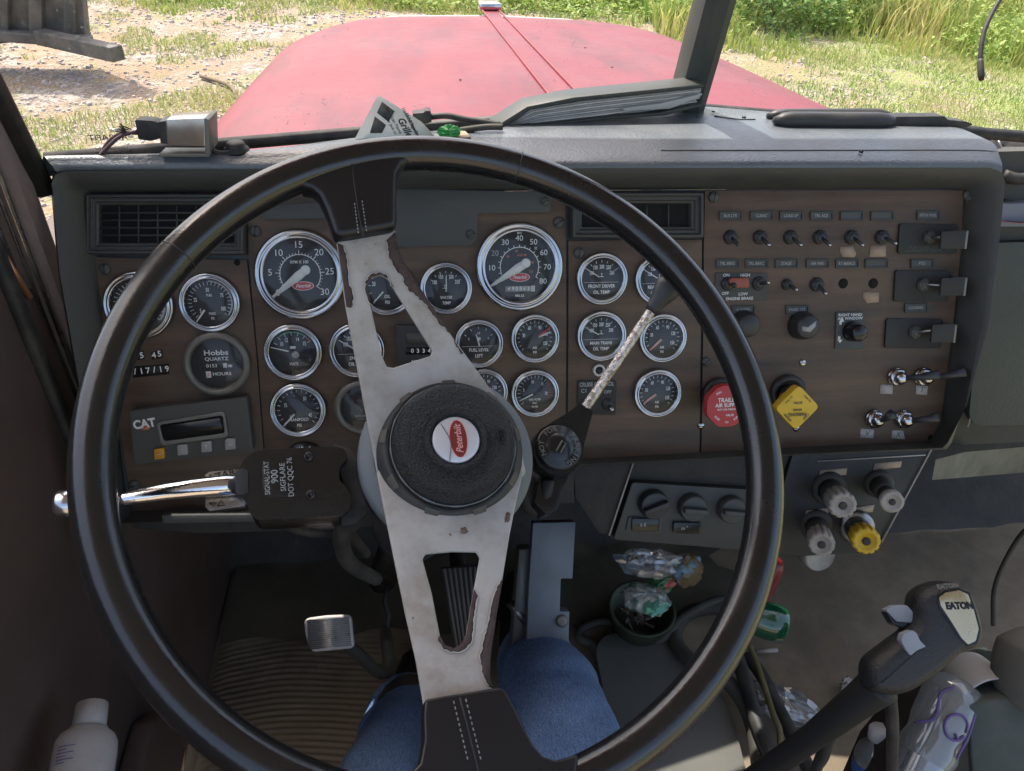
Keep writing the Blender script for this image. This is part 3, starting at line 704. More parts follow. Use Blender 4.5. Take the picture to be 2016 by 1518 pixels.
# ---- vents
def vent(x0,y0,x1,y1,cols,rows,bars):
    b=B(); q=[(x0,y0),(x1,y0),(x1,y1),(x0,y1)]
    ins=lambda d: [(x0+d,y0+d),(x1-d,y0+d),(x1-d,y1-d),(x0+d,y1-d)]
    rg=[]
    for d,h in ((0,.002),(3,.010),(8,.011),(11,.006),(16,.007),(19,.004),(23,.003),(25,-.0005)):
        rg.append([Vector((*FD.p(x,y,0)[:2],h)) for x,y in ins(d)])
    rg[-1]=[Vector((v.x,v.y,-.003)) for v in rg[-1]]
    b.grid(rg,closed=True); o=b.build('air_vent',M_frame,D,recalc=True,bevel=.0008)
    b=B(); b.sheet([tuple(v[:2]) for v in rg[-1]],-.0028); b.build('duct',mat('duct_dark',(.006,.006,.006),.9),o)
    b=B()
    X0,X1,Y0_,Y1_=x0+24,x1-24,y0+24,y1-24
    for i in range(1,cols): 
        x=X0+(X1-X0)*i/cols; b.tube([(*FD.p(x,Y0_)[:2],.001),(*FD.p(x,Y1_)[:2],.001)],.0009,5)
    for j in range(1,rows):
        y=Y0_+(Y1_-Y0_)*j/rows; b.tube([(*FD.p(X0,y)[:2],.0005),(*FD.p(X1,y)[:2],.0005)],bars,5)
    b.build('grille',M_frame,o)
    return o
vent(174,380,486,502,7,5,.0011); vent(1121,377,1382,470,5,1,.001)
# ---- gauges
def pol(a,r): a=R_(a); return (math.sin(a)*r,math.cos(a)*r)
def gauge(x,y,dia,label,marks,needles,style='chrome',lens=True):
    R=dia/2*FD.S(x,y); p=FD.p(x,y)
    b=B(); 
    if style=='chrome': b.lathe([(R,0),(R*1.0,.004),(R*.975,.0070),(R*.94,.0082),(R*.90,.0075),(R*.875,.0066),(R*.855,.0080),(R*.82,.0088),(R*.785,.0078),(R*.765,.0035)],seg=56,cap0=False,cap1=False); bz=M_chrome
    else: b.lathe([(R,0),(R,.006),(R*.97,.009),(R*.86,.010),(R*.80,.0095),(R*.76,.0035)],seg=56,cap0=False,cap1=False); bz=M_dull
    g=b.build('gauge',bz,D,M=T(p)); tag(g,label)
    b=B(); b.lathe([(R*.80,.0028),(R*.79,.003)],seg=40); b.build('dial',M_dial,g)
    b=B(); marks(b,R*(.93 if style=='chrome' else 1)); b.build('dial_marking',[M_white,M_orange,M_red,M_green,M_grey,M_rust],g)
    for a,ln,wd,m,hub in needles:
        b=B(); M=RZ(-a); w_=wd*R
        if hub: b.prism([(-w_,-.18*R),(w_,-.18*R),(w_*1.15,.05*R),(w_*.25,ln*R),(-w_*.25,ln*R),(-w_*1.15,.05*R)],.0052,.0064,M); b.lathe([(w_*1.25,.005),(w_*1.25,.0068),(w_*.9,.0074)],T(pol(a,-.16*R)[0],pol(a,-.16*R)[1]),16)
        else: b.prism([(-w_,hub_out(ln)[0]*R),(w_,hub_out(ln)[0]*R),(w_*.6,hub_out(ln)[1]*R),(-w_*.6,hub_out(ln)[1]*R)],.0048,.0056,M)
        b.build('needle',m,g)
    if lens:
        b=B(); b.lathe([(R*.79,.0078),(R*.6,.0090),(R*.3,.0096),(.0001,.0098)],seg=32,cap0=False,cap1=False); b.build('lens',M_lens,g)
    return g
def hub_out(ln): return (ln[0],ln[1]) if isinstance(ln,tuple) else (.0,ln)
ZM=.0034
def ticks(b,R,a0,a1,n,r0,r1,w_=.02,m=0,long=None):
    b.m=m
    for i in range(n):
        a=a0+(a1-a0)*i/(n-1); q0=r0 if not long or i%long else r0-.09
        x,y=pol(a,(q0+r1)/2*R); b.box((x,y,ZM),(w_*R,(r1-q0)*R,.0003),rot=RZ(-a))
    b.m=0
def tt(b,R,s,x,y,sz,m=0,sx=.8,bold=.012,rot=0,shear=0): b.m=m; b.text(s,sz*R,T(x*R,y*R,0)@RZ(rot),ZM+.0003,shear,bold,sx); b.m=0
def arc(b,R,a0,a1,r,w_=.02,m=0):
    b.m=m; n=max(6,int(abs(a1-a0)/6)); rows=[[],[]]
    for i in range(n+1):
        a=a0+(a1-a0)*i/n
        for k,q in enumerate((r-w_/2,r+w_/2)): rows[k].append(Vector((*pol(a,q*R),ZM)))
    b.grid(rows); b.m=0
def oval(b,R,x,y,s=1,rot=0):
    for m,k,z in ((0,1.07,.0002),(2,1.0,.0004)):
        b.m=m; b.sheet([(math.cos(i*math.pi/14)*.235*k*s*R,math.sin(i*math.pi/14)*(.095*s+.012*(k>1))*R) for i in range(28)],ZM+z,T(x*R,y*R)@RZ(rot))
    b.m=0; b.text('Peterbilt',.115*R*s,T(x*R,y*R)@RZ(rot),ZM+.0007,.35,.012,.85)
def m_tach(b,R):
    arc(b,R,-128,128,.47,.018); ticks(b,R,-128,128,31,.48,.52,.012); ticks(b,R,-128,128,7,.45,.57,.018)
    for i,s in enumerate(('0','5','10','15','20','25','30')): a=-128+i*256/6; x,y=pol(a,.69); tt(b,R,s,x,y,.22,sx=1,bold=.0)
    tt(b,R,'RPM X 100',0,.29,.1,sx=.9); oval(b,R,.05,-.27)
def m_speed(b,R):
    arc(b,R,-122,122,.47,.018); ticks(b,R,-122,122,17,.47,.53,.016)
    for i,s in enumerate(('0','10','20','30','40','50','60','70','80')): x,y=pol(-122+i*30.5,.68); tt(b,R,s,x,y,.19,m=(4 if i in(0,2) else 0),sx=1,bold=0)
    tt(b,R,'MPH',0,.8,.07); tt(b,R,'55',.40,.44,.09)
    for s,x,y in (('60',-.07,.38),('km/h 80',.06,.28),('40',-.28,.25),('100',.3,.1),('120',.28,-.12)): tt(b,R,s,x,y,.085,m=1)
    oval(b,R,0,-.25); 
    b.m=4; b.box((-.02*R,-.53*R,ZM-.0001),(.66*R,.13*R,.0001)); b.m=0
    b2='490363'
    for i,c in enumerate(b2): tt(b,R,c,-.26+i*.095,-.53,.13,bold=.02)
    b.box((.33*R,-.53*R,ZM+.0001),(.09*R,.14*R,.0003)); tt(b,R,'2',.33,-.53,.12,m=2); tt(b,R,'MILES',0,-.70,.09,sx=1)
def m_fan(a0,a1,n,labs,below,y0=-.42,sz=.13,extra=None,line=None,r=.7):
    def f(b,R):
        ticks(b,R,a0,a1,n,r-.10,r+.0,.022)
        for s,a,q in labs: x,y=pol(a,q); tt(b,R,s,x,y,.22,sx=.6,bold=.015)
        for i,s in enumerate(below): tt(b,R,s,0,y0-i*(sz*1.3),sz,sx=.85,bold=.015)
        if line is not None: b.box((0,line*R,ZM),(1.45*R,.012*R,.0002))
        if extra: extra(b,R)
    return f
def can(b,R,x,y):
    b.box((x*R,y*R,ZM),(.16*R,.03*R,.0002)); b.box((x*R,(y+.07)*R,ZM),(.02*R,.14*R,.0002)); b.box((x*R,(y+.12)*R,ZM),(.08*R,.02*R,.0002))
def m_oiltemp(l1,l2):
    def ex(b,R): can(b,R,0,.08)
    return m_fan(-58,58,7,(('100',-62,.47),('150',-32,.52),('200',0,.47),('250',32,.52),('300',62,.47)),(l1,l2),-.31,.19,ex,-.15,.74)
def m_air(b,R):
    m_fan(-132,132,19,(('30',-75,.5),('60',-28,.5),('90',26,.5),('120',70,.5),('150',118,.5)),('AIR','PSI'),-.42,.15,r=.76)(b,R)
    b.m=4; b.box((0,.52*R,ZM),(.1*R,.02*R,.0002),rot=RZ(60)); b.box((.05*R,.5*R,ZM),(.1*R,.02*R,.0002),rot=RZ(-60)); b.m=0
def m_volts(b,R):
    arc(b,R,-38,45,.74,.04,3); arc(b,R,45,58,.74,.05,2); ticks(b,R,-62,58,7,.62,.76,.022)
    for s,a,q in (('10',-52,.5),('12',-26,.5),('14',22,.5),('15',55,.52)): x,y=pol(a,q); tt(b,R,s,x,y,.22,sx=.6,bold=.015)
    b.box((0,.17*R,ZM),(.2*R,.1*R,.0002)); tt(b,R,'VOLTS',0,-.45,.14,sx=.75,bold=.02)
    b.m=4; b.lathe([(.14*R,.0036),(.12*R,.0045)],T(.08*R,-.1*R),16); b.m=0
def m_fuelpress(b,R):
    arc(b,R,0,128,.76,.06,4); ticks(b,R,-135,130,25,.62,.76,.016)
    for s,a,q in (('5',-130,.45),('25',-78,.5),('50',-6,.45),('75',60,.5),('100',118,.5)): x,y=pol(a,q); tt(b,R,s,x,y,.2,sx=.6,bold=.015)
    tt(b,R,'FUEL',0,.26,.12); tt(b,R,'PRESS',.05,-.4,.12); tt(b,R,'PSI',.05,-.57,.12)
def m_manifold(b,R):
    m_fan(-135,132,19,(('0',-135,.42),('15',-68,.5),('30',32,.5),('45',118,.5)),('MANIFOLD','PSI'),-.4,.17,r=.78)(b,R)
def m_filter(b,R):
    b.m=5; b.box((.0,.1*R,ZM-.0002),(.8*R,.62*R,.0003)); b.m=0
    tt(b,R,'FILTER MINDER',0,-.33,.1,m=4); tt(b,R,'CLEANER SERVICE',0,-.45,.07,m=4); b.m=1; b.box((.12*R,-.62*R,ZM),(.14*R,.1*R,.0012)); b.m=0
def m_fuelfilter(b,R):
    ticks(b,R,-130,40,14,.64,.78,.016); ticks(b,R,50,110,7,.6,.8,.02,2)
    for s,a,q in (('5',-75,.5),('10',-12,.5),('15',40,.5),('30',95,.5)): x,y=pol(a,q); tt(b,R,s,x,y,.2,sx=.6)
    tt(b,R,'FUEL FILTER',0,-.3,.12); tt(b,R,'VAC-',0,-.46,.12); tt(b,R,'IN HG',0,-.62,.12)
def m_hobbs(b,R):
    tt(b,R,'Hobbs',0,.34,.22,sx=1.25,bold=.02); tt(b,R,'QUARTZ',0,.15,.15,sx=1.15,bold=.015)
    tt(b,R,'0153',-.16,-.06,.14,sx=1.2); b.box((.23*R,-.06*R,ZM),(.12*R,.15*R,.0002)); b.box((.38*R,-.08*R,ZM),(.12*R,.08*R,.0002)); tt(b,R,'HOURS',.12,-.32,.14,sx=1.2,bold=.02)
    b.box((-.28*R,-.33*R,ZM),(.15*R,.2*R,.0002)); tt(b,R,'X',-.28,-.33,.13,m=2)
def m_fuel(b,R):
    def ex(b,R): tt(b,R,'E',-.42,.2,.13); tt(b,R,'F',.42,.2,.13); tt(b,R,'1/2',0,.44,.13); b.box((0,.2*R,ZM),(.1*R,.14*R,.0002)); b.box((.075*R,.2*R,ZM),(.02*R,.12*R,.0002))
    m_fan(-58,58,5,(),('FUEL LEVEL','LEFT'),-.29,.2,ex,-.13,.72)(b,R)
W_=M_needle
gauge(592,540,178,'large tachometer reading zero to 30',m_tach,[(-128,.82,.085,W_,1)])
gauge(1022,525,174,'large speedometer with orange inner figures and a mileage counter',m_speed,[(-122,.78,.085,W_,1)])
gauge(878,567,104,'water temperature gauge',m_fan(-60,60,7,(('100',-62,.52),('150',-24,.5),('200',26,.5),('250',62,.52)),('WATER','TEMP'),-.38,.17,lambda b,R: can(b,R,-.05,.0)),[(2,(-.12,.5),.025,W_,0)])
gauge(762,565,112,'engine oil pressure gauge seen through the steering wheel spoke',m_fan(-135,125,11,(('20',-75,.5),('40',-5,.5),('100',110,.5)),('OIL','PSI'),-.35,.17,lambda b,R: can(b,R,.1,.35)),[(-138,(.2,.72),.025,W_,0)])
gauge(578,692,114,'volt gauge with a green and red arc',m_volts,[(-75,(.15,.75),.025,W_,0)])
gauge(703,688,110,'engine oil temperature gauge half hidden behind the spoke',m_oiltemp('ENGINE','OIL TEMP'),[(-58,(.05,.72),.025,W_,0)])
gauge(942,675,98,'fuel level gauge',m_fuel,[(-15,(-.1,.4),.03,W_,0)])
gauge(1052,665,98,'air pressure gauge with a red and a white needle',m_air,[(55,(.1,.72),.04,M_redn,0),(66,(.1,.68),.04,W_,0)] if 0 else [(55,(.15,.78),.04,mat('needle_red',(.6,.05,.03),.5),0),(68,(.15,.68),.035,W_,0)])
gauge(588,805,110,'manifold pressure gauge',m_manifold,[(-137,(.2,.78),.035,W_,0)])
gauge(714,800,110,'dull black filter gauge half hidden behind the spoke',m_filter,[],'dull')
gauge(952,770,96,'gauge mostly hidden behind the steering wheel hub',m_air,[(-130,(.1,.7),.03,W_,0)])
gauge(1052,772,97,'fuel filter vacuum gauge with red marks',m_fuelfilter,[(-115,(.1,.7),.03,W_,0)])
gauge(1183,548,104,'front driver oil temperature gauge',m_oiltemp('FRONT DRIVER','OIL TEMP'),[(-58,(.12,.8),.022,W_,0),(58,(.35,.8),.02,M_grey,0)])
gauge(1296,550,102,'rear driver oil temperature gauge, partly behind the wheel rim',m_oiltemp('REAR DRIVER','OIL TEMP'),[(-58,(.12,.8),.022,W_,0)])
gauge(1182,660,101,'main transmission oil temperature gauge',m_oiltemp('MAIN TRANS','OIL TEMP'),[(-62,(.12,.78),.022,W_,0)])
pk=mat('needle_pink',(.7,.36,.3),.5)
gauge(1302,664,98,'upper air pressure gauge with a pink needle',m_air,[(-133,(.08,.72),.05,pk,0)])
gauge(1292,772,98,'lower air pressure gauge with a pink needle',m_air,[(-125,(.08,.72),.05,pk,0)])
gauge(276,600,134,'gauge almost hidden behind the left of the wheel rim',m_fuelpress,[(-130,(.1,.7),.03,W_,0)])
gauge(415,595,118,'fuel pressure gauge with a pale arc',m_fuelpress,[(-143,(.3,.78),.03,W_,0)])
gauge(429,715,128,'grey ringed hour meter',m_hobbs,[],'dull')
# engine start push label
R=42*FD.S(602,910); b=B(); b.lathe([(R,0),(R,.003),(R*.96,.004)],seg=40); o=b.build('start_button_plate',M_blkgloss,D,M=T(FD.p(602,910)))
b=B()
for i,c in enumerate('ENGINE START'):
    a=-66+i*12; x,y=pol(a,.78*R); b.text(c,.2*R,T(x,y)@RZ(-a),.0046,0,.02)
b.build('lettering',M_white,o)
# ---- engine display module
slab('display_module',[(254,809),(486,783),(498,887),(264,915)],0,.016,M_plate,r=5,bevel=.003)
slab('display_screen',[(314,837),(438,818),(442,853),(322,869)],.0165,.0172,M_blkgloss,r=6,bevel=0,hp=.0172)
fr2=[(306,832),(442,810),(450,860),(316,878)]
b=B(); b.prism(dp(rounded(fr2,8),.018),.0162,.0185,holes=[dp(rounded([(314,837),(438,818),(442,853),(322,869)],6),.018)]); b.build('screen_surround',M_dull,D,bevel=.0006)
for i,(x,y,m) in enumerate(((313,895,M_yelp),(359,887,M_beige),(406,881,M_beige),(453,876,M_beige))):
    o=slab('display_button',[(x-10,y-10),(x+9,y-12),(x+11,y+8),(x-9,y+10)],.016,.0205,mat('orange_button',(.62,.3,.02),.4) if i==0 else mat('grey_button',(.34,.34,.33),.5,dust=.3,dscale=60),r=2,bevel=.0008)
    b=B(); q=FD.p(x,y,.0208); 
    if i in(1,2): b.box(q,(.0008,.005,.0002)); b.box(q+Vector((0,.002 if i==2 else -.002,0)),(.003,.0008,.0002))
    else: b.box(q,(.004,.0008,.0002))
    b.build('button_symbol',M_wp,o)
b=B(); b.text('CAT',.0125,T(FD.p(284,835,.0166))@RZ(7),0,0,.045,.9); b.m=1; b.prism([(-.0045,-.0045),(.0045,-.0045),(0,.0005)],0,.0003,T(FD.p(285,838,.0170))@RZ(7)); b.build('module_logo',[M_white,M_orange],D)
# ---- embossed number tapes
slab('number_tape',[(262,722),(332,716),(333,736),(262,744)],0,.0008,M_dial,r=0,bevel=0)
slab('number_tape',[(264,693),(282,690),(284,707),(264,710)],0,.0008,M_dial,r=0,bevel=0); slab('number_tape',[(298,694),(319,688),(320,704),(299,708)],0,.0008,M_dial,r=0,bevel=0)
b=B()
for i,c in enumerate('/17/19'): b.text(c,.0085,T(FD.p(266+i*12.6,732-i*1.1,.0011))@RZ(5),0,0,.02)
for c,x,y in (('5',279,700),('4',303,700),('5',314,697)): b.text(c,.0085,T(FD.p(x,y,.0011))@RZ(5),0,0,.02)
b.build('tape_number',M_white,D)
# ---- counter module behind the spoke
slab('counter_module',[(780,640),(862,643),(862,738),(782,736)],0,.008,M_blk,r=4,bevel=.0015)
slab('counter_window',[(800,656),(852,656),(852,678),(801,678)],.0083,.009,M_plate,r=2,bevel=0,hp=.009)
slab('counter_window',[(798,684),(856,684),(856,698),(799,698)],.0083,.009,M_blkgloss,r=2,bevel=0,hp=.009)
b=B()
for i,c in enumerate('0334'): b.text(c,.0062,T(FD.p(812+i*11,691,.0093)),0,0,.02)
b.text('RESET',.004,T(FD.p(820,712,.0085)),0,0,.02)
b.build('counter_digits',M_white,D)
# ---- cruise control plate
slab('cruise_plate',[(1137,749),(1214,749),(1212,817),(1136,816)],0,.0022,M_panelblk,r=5,bevel=.0006)
b=B(); b.text('CRUISE CONTROL',.0066,T(FD.p(1175,757,.0025)),0,0,.02,.72); b.text('C1',.006,T(FD.p(1150,770,.0025)),0,0,.02); b.text('OFF',.005,T(FD.p(1196,772,.0025)),0,0,.02); b.build('cruise_lettering',M_grey,D)
def toggle(x,y,r=15,dx=6,dy=16,L=.016,tip=M_chrome,base=M_blk,name='toggle_switch',h=0,label=None,tipr=.0032,nut=True):
    S=FD.S(x,y,h); R=r*S; p=FD.p(x,y,h); b=B()
    b.lathe([(R,0),(R,.0018),(R*.92,.0028),(R*.7,.003),(R*.66,.0055),(R*.45,.0065)],seg=24)
    if nut: b.lathe([(R*.98,.0026),(R*.98,.0044),(R*.8,.005)],seg=6)
    o=b.build(name,base,D,M=T(p)); 
    if label: tag(o,label)
    tipP=Vector((dx*S,-dy*S,L)); b=B(); b.tube([(0,0,.005),tipP*.5+Vector((0,0,.0025)),tipP],[.0016,.002,tipr*.85],10); b.build('lever',base if tip is M_chrome and base is not M_chrome else tip,o)
    b=B(); b.ball(tipP,tipr*.95,seg=12); b.build('lever_tip',tip,o)
    return o
toggle(1150,795,12,2,8,.012); toggle(1196,795,13,3,6,.012)
# key lock
R=12.5*FD.S(1178,728); b=B(); b.lathe([(R,0),(R,.0035),(R*.9,.0045),(R*.62,.0045),(R*.6,.002)],seg=28,cap1=False); o=b.build('key_lock',mat('lock_ring',(.55,.55,.53),.35,.3),D,M=T(FD.p(1178,728))); b=B(); b.lathe([(R*.58,.001),(R*.5,.003)],seg=20); b.box((0,0,.0032),(R*.6,R*.14,.0006),rot=RZ(60)); b.build('key_slot',M_blk,o)
# ---- switch rows
for i,x in enumerate((1437,1495,1555,1613,1675,1735)): toggle(x,467,14,[4,8,10,8,10,14][i],[12,14,14,14,14,11][i],.015,tip=M_blk if i==0 else M_chrome,tipr=.0023)
SL1=((1438,'BUS LTR'),(1499,'CLRNC'),(1557,'LOAD LP'),(1617,'TRL ACE'),(1676,''),(1736,'')); SL2=((1432,'TRL BRKS'),(1489,'TRL BRKC'),(1548,'STAGE'),(1609,'AIR FAN'),(1667,'RT MIRRCS'),(1725,''))
for y,row in ((425,SL1),(519,SL2),(610,((1463,'A WIPER'),(1569,'PANEL LTS'))),(424,((1827,'FIFTH WHL'),)),(519,((1815,'PTO'),)),(606,((1803,'LOCKING'),))):
    for x,s in row:
        w2,h2=(23,9)
        b=B(); b.prism(dp([(x-w2,y-h2),(x+w2,y-h2),(x+w2,y+h2),(x-w2,y+h2)]),0.0002,.0022,holes=[dp([(x-w2+3,y-h2+3),(x+w2-3,y-h2+3),(x+w2-3,y+h2-3),(x-w2+3,y+h2-3)])]); o=b.build('label_holder',M_frame,D,bevel=.0004)
        b=B(); b.sheet(dp([(x-w2+3,y-h2+3),(x+w2-3,y-h2+3),(x+w2-3,y+h2-3),(x-w2+3,y+h2-3)]),.0006); b.build('label_strip',M_plate,o)
        if s: b=B(); b.text(s,.0048,T(FD.p(x,y,.001)),0,0,.01,.85); b.build('label_text',M_grey,o)
# engine brake plate
slab('engine_brake_plate',[(1409,537),(1512,538),(1510,592),(1407,590)],0,.0018,M_frame,r=3,bevel=.0004)
b=B(); 
for s,x,y in (('ON',1430,542),('HIGH',1467,542),('OFF',1428,578),('LOW',1463,579),('ENGINE BRAKE',1456,588)): b.text(s,.0047,T(FD.p(x,y,.0021)),0,0,.012,1.0)
b.build('engine_brake_lettering',M_white,D)
toggle(1431,558,14,6,2,.012,tip=M_blk); toggle(1492,558,14,8,-4,.016,tipr=.0023)
slab('amber_rocker',[(1436,548),(1474,547),(1476,566),(1438,567)],.002,.009,M_amber,r=5,bevel=.002)
toggle(1548,560,11,9,8,.014,tipr=.0022); toggle(1607,560,14,6,15,.015,tipr=.0023)
# tape scraps
def scrap(pts,m,name='tape_label',h=.0006,txt_=None):
    o=slab(name,pts,0.0001,h,m,r=0,bevel=0)
    if txt_:
        x=sum(p[0] for p in pts)/len(pts); y=sum(p[1] for p in pts)/len(pts)
        b=B(); b.text(txt_,.009,T(FD.p(x,y,h+.0002)),0,.2,.0); b.build('pen_mark',M_blk,o)
    return o
scrap([(1655,486),(1680,485),(1686,500),(1682,507),(1660,506),(1654,496)],M_tape); scrap([(1714,484),(1744,483),(1744,505),(1712,506)],M_tape); scrap([(1700,575),(1731,576),(1730,595),(1708,597),(1699,586)],M_tape)
scrap([(1734,757),(1758,758),(1757,776),(1733,775)],M_tapew); scrap([(1804,758),(1827,760),(1825,778),(1803,776)],M_tapew,txt_='T'); scrap([(1695,844),(1721,846),(1719,863),(1693,862)],M_tapew,txt_='V'); scrap([(1757,847),(1778,848),(1782,865),(1755,863)],M_tapew,txt_='X')
# right guarded switches
def guarded(x0,y0,x1,y1,dx,dy,bx,bw,by,bh):
    slab('guard_plate',[(x0+4,y0),(x1,y0+2),(x1-5,y1),(x0,y1)],0,.003,M_panelblk,r=6,bevel=.0008)
    cx,cy=x0+(x1-x0)*.5,(y0+y1)/2-3
    toggle(cx,cy,13,dx,dy,.02,tip=M_steel,base=M_plate,tipr=.0013,h=.003)
    gq=[(bx-14,by),(bx+bw,by-3),(bx+bw-4,by+bh),(bx-17,by+bh)]
    o=slab('switch_guard',gq,.022,.0245,M_panelblk,r=3,bevel=.0008)
    b=B(); e0,e1=FD.p(bx+bw-3,by-2,.02),FD.p(bx+bw-7,by+bh,.02); b.box(((e0.x+e1.x)/2,(e0.y+e1.y)/2,.0125),(.003,abs(e0.y-e1.y),.025)); b.build('guard_leg',M_dull,o,bevel=.0006)
guarded(1768,440,1888,500,8,0,1868,34,456,34); guarded(1760,532,1872,594,50,0,1868,32,548,34); guarded(1742,627,1858,686,46,-12,1850,30,640,34)
b=B(); b.text('PUSH TO UNLOCK',.0045,T(FD.p(1818,487,.0034)),0,0,0,.9); b.text('IN & ROTATE TO OPERATE',.0045,T(FD.p(1818,494,.0034)),0,0,0,.8); b.build('guard_lettering',M_plate2:=mat('faint_print',(.12,.13,.125),.6),D)
# chrome toggles
def bigtog(x,y,dx,dy,L=.03,lab=None):
    S=FD.S(x,y); p=FD.p(x,y); b=B(); R=18*S
    b.lathe([(R,0),(R,.002),(R*.95,.003)],seg=28); b.lathe([(R*1.05,.003),(R*1.05,.0065),(R*.85,.008)],seg=6); b.lathe([(R*.72,.007),(R*.7,.012),(R*.5,.015),(R*.2,.0165)],seg=24)
    o=b.build('toggle_switch',M_chrome,D,M=T(p)); tag(o,lab)
    b=B(); e=Vector((dx*S,-dy*S,L)); b.tube([(0,0,.012),e*.5+Vector((0,0,.008)),e],[.0026,.004,.006],12); b.build('lever',M_blk,o,bevel=0)
bigtog(1763,741,55,-12,.03,'chrome nutted toggle, upper left of the lower four'); bigtog(1815,741,52,-18,.03,'chrome nutted toggle, upper right of the lower four'); bigtog(1719,824,6,-22,.03,'chrome nutted toggle, lower left of the lower four'); bigtog(1776,824,40,-15,.03,'chrome nutted toggle, lower right of the lower four')
# rotary knobs
def rot(x,y,r,name='rotary_knob',mk=True,h=0,m=M_blk):
    S=FD.S(x,y,h); R=r*S; b=B(); b.lathe([(R*1.05,0),(R*1.02,.006),(R*.9,.012),(R*.85,.017),(R*.75,.0185)],seg=28,wob=None); o=b.build(name,m,D,M=T(FD.p(x,y,h)))
    if mk: b=B(); pts=[(-.55*R,.12*R),(-.1*R,.02*R),(.5*R,.5*R),(.45*R,.05*R),(.1*R,-.35*R),(-.5*R,-.25*R)]; b.prism(pts,.0185,.0192); b.build('pointer',M_grey,o)
    return o
rot(1577,640,27); rot(1463,637,26,mk=False)
slab('window_switch_plate',[(1647,615),(1701,615),(1699,687),(1644,687)],0,.0018,M_frame,r=2,bevel=.0004); rot(1677,652,19,mk=False,h=.0018,m=M_blkgloss)
b=B(); b.text('RIGHT HAND',.0045,T(FD.p(1674,620,.0022)),0,0,.012,1.05); b.text('AIR WINDOW',.0045,T(FD.p(1674,627,.0022)),0,0,.012,1.05)
for x,y,r in ((1655,633,0),(1652,668,180)): b.prism([(-.0035,0),(.0035,0),(0,.004)],.002,.0022,T(FD.p(x,y))@RZ(r)); b.box(FD.p(x,y+(3 if r==0 else -3),.0021),(.003,.004,.0003))
b.build('window_switch_lettering',M_white,D)
# red octagon + yellow diamond air brake knobs
def airknob(x,y,r,n,m,a0,hx,hy,words,wrot,ink,lab):
    hp=.052
    p0=FD.p(hx,hy); p1=FD.p(x,y,hp); S=FD.S(x,y,hp)
    b=B(); R0=36*FD.S(hx,hy); b.lathe([(R0,0),(R0,.006),(R0*.9,.009),(R0*.7,.008),(R0*.66,.004)],T(p0),32); base=b.build('knob_collar',M_blk,D)
    b=B(); ax=along(p0,p1-Vector((0,0,.008))); Ln=(p1-p0).length-.008
    b.lathe([(R0*.5,0),(R0*.5,Ln*.55),(R0*.42,Ln*.6),(R0*.42,Ln)],ax,24); b.build('knob_stem',M_blk,base)
    R=r*S; b=B(); poly=rounded([(R*math.cos(R_(a0+360*k/n)),R*math.sin(R_(a0+360*k/n))) for k in range(n)],R*.22)
    b.prism(poly,-.012,0); k=b.build('brake_knob',m,D,M=T(p1),bevel=.0022,seg=3); tag(k,lab)
    b=B(); b.lathe([(R*.55,-.022),(R*.6,-.012)],seg=24); b.build('knob_neck',m,k)
    b=B()
    for s,sx_,sy_,sz,ro in words: b.text(s,sz*R*.9,T(sx_*R,sy_*R)@RZ(ro),.0006,0,.02,.9)
    b.build('knob_lettering',ink,k)
airknob(1432,800,45,8,M_redp,22.5,1415,777,(('TRAILER',0,.28,.3,0),('AIR SUPPLY',0,.05,.27,0),('NOT FOR PARKING',0,-.14,.13,0),('PUSH',-.45,-.52,.15,-38),('TO',0,-.72,.14,0),('SUPPLY',.48,-.5,.15,38),('PULL',-.42,.62,.15,32),('EXHAUST',.42,.62,.15,-32),('VALVE',.12,-.4,.16,0)),0,M_white,'red octagonal trailer air supply knob')
airknob(1570,803,46,4,M_yelp,0,1548,772,(('PARKING',0,-.28,.25,180),('BRAKE',-.0,-.08,.16,180),('PULL TO',-.42,.38,.13,45),('APPLY',.42,-.42,.15,45),('PUSH TO',.42,.38,.13,-45),('RELEASE',-.42,-.42,.15,-45),('VALVE',0,.22,.17,0)),180,M_blk,'yellow diamond parking brake knob')
# ---- lower dash: centre brace, heater panel, air valve panel
hL=-.03
slab('column_cover',[(1128,905),(1246,912),(1203,1052),(1180,1050),(1133,978)],-.06,-.02,M_dark,r=4,bevel=.002,hp=-.02)
b=B(); b.tube([FD.p(1246,912,-.018),FD.p(1199,1054,-.018)],.0012,6); b.build('cover_edge',M_beige,D)
slab('underdash',[(1240,895),(1560,885),(1480,1085),(1205,1060),(1150,1000)],-.12,-.035,M_dark,r=4,bevel=.002,hp=-.035)
slab('underdash',[(240,1000),(700,940),(1130,905),(1130,990),(1000,1000),(700,1040),(400,1050),(262,1040)],-.12,-.02,M_dark,r=4,bevel=.002,hp=-.02)
slab('heater_panel',[(1245,950),(1490,965),(1490,1085),(1208,1062)],-.035,-.022,M_frame,r=6,bevel=.002,hp=-.022)
def hk(x,y,r,m,a):
    S=FD.S(x,y,-.02); R=r*S; b=B(); b.lathe([(R,0),(R*.97,.008),(R*.9,.012)],seg=28); b.box((0,0,.016),(R*1.7,R*.36,.01),rot=RZ(a)); b.build('heater_knob',m,D,M=T(FD.p(x,y,-.021)),bevel=.001)
hk(1284,990,30,M_blk,20); hk(1360,996,28,M_plate,-8); hk(1437,1000,28,M_plate,-8)
def rocker(x,y,w2,h2,s):
    o=slab('rocker_switch',[(x-w2,y-h2),(x+w2,y-h2+1),(x+w2-2,y+h2),(x-w2-1,y+h2-1)],-.0215,-.017,M_blkgloss,r=3,bevel=.001,hp=-.017)
    b=B(); b.text(s,.006,T(FD.p(x-6,y,-.0165)),0,0,.02); b.build('switch_symbol',M_grey,o)
slab('rocker_recess',[(1238,1018),(1304,1020),(1300,1050),(1232,1046)],-.022,-.020,M_plate,r=4,bevel=.0006,hp=-.02)
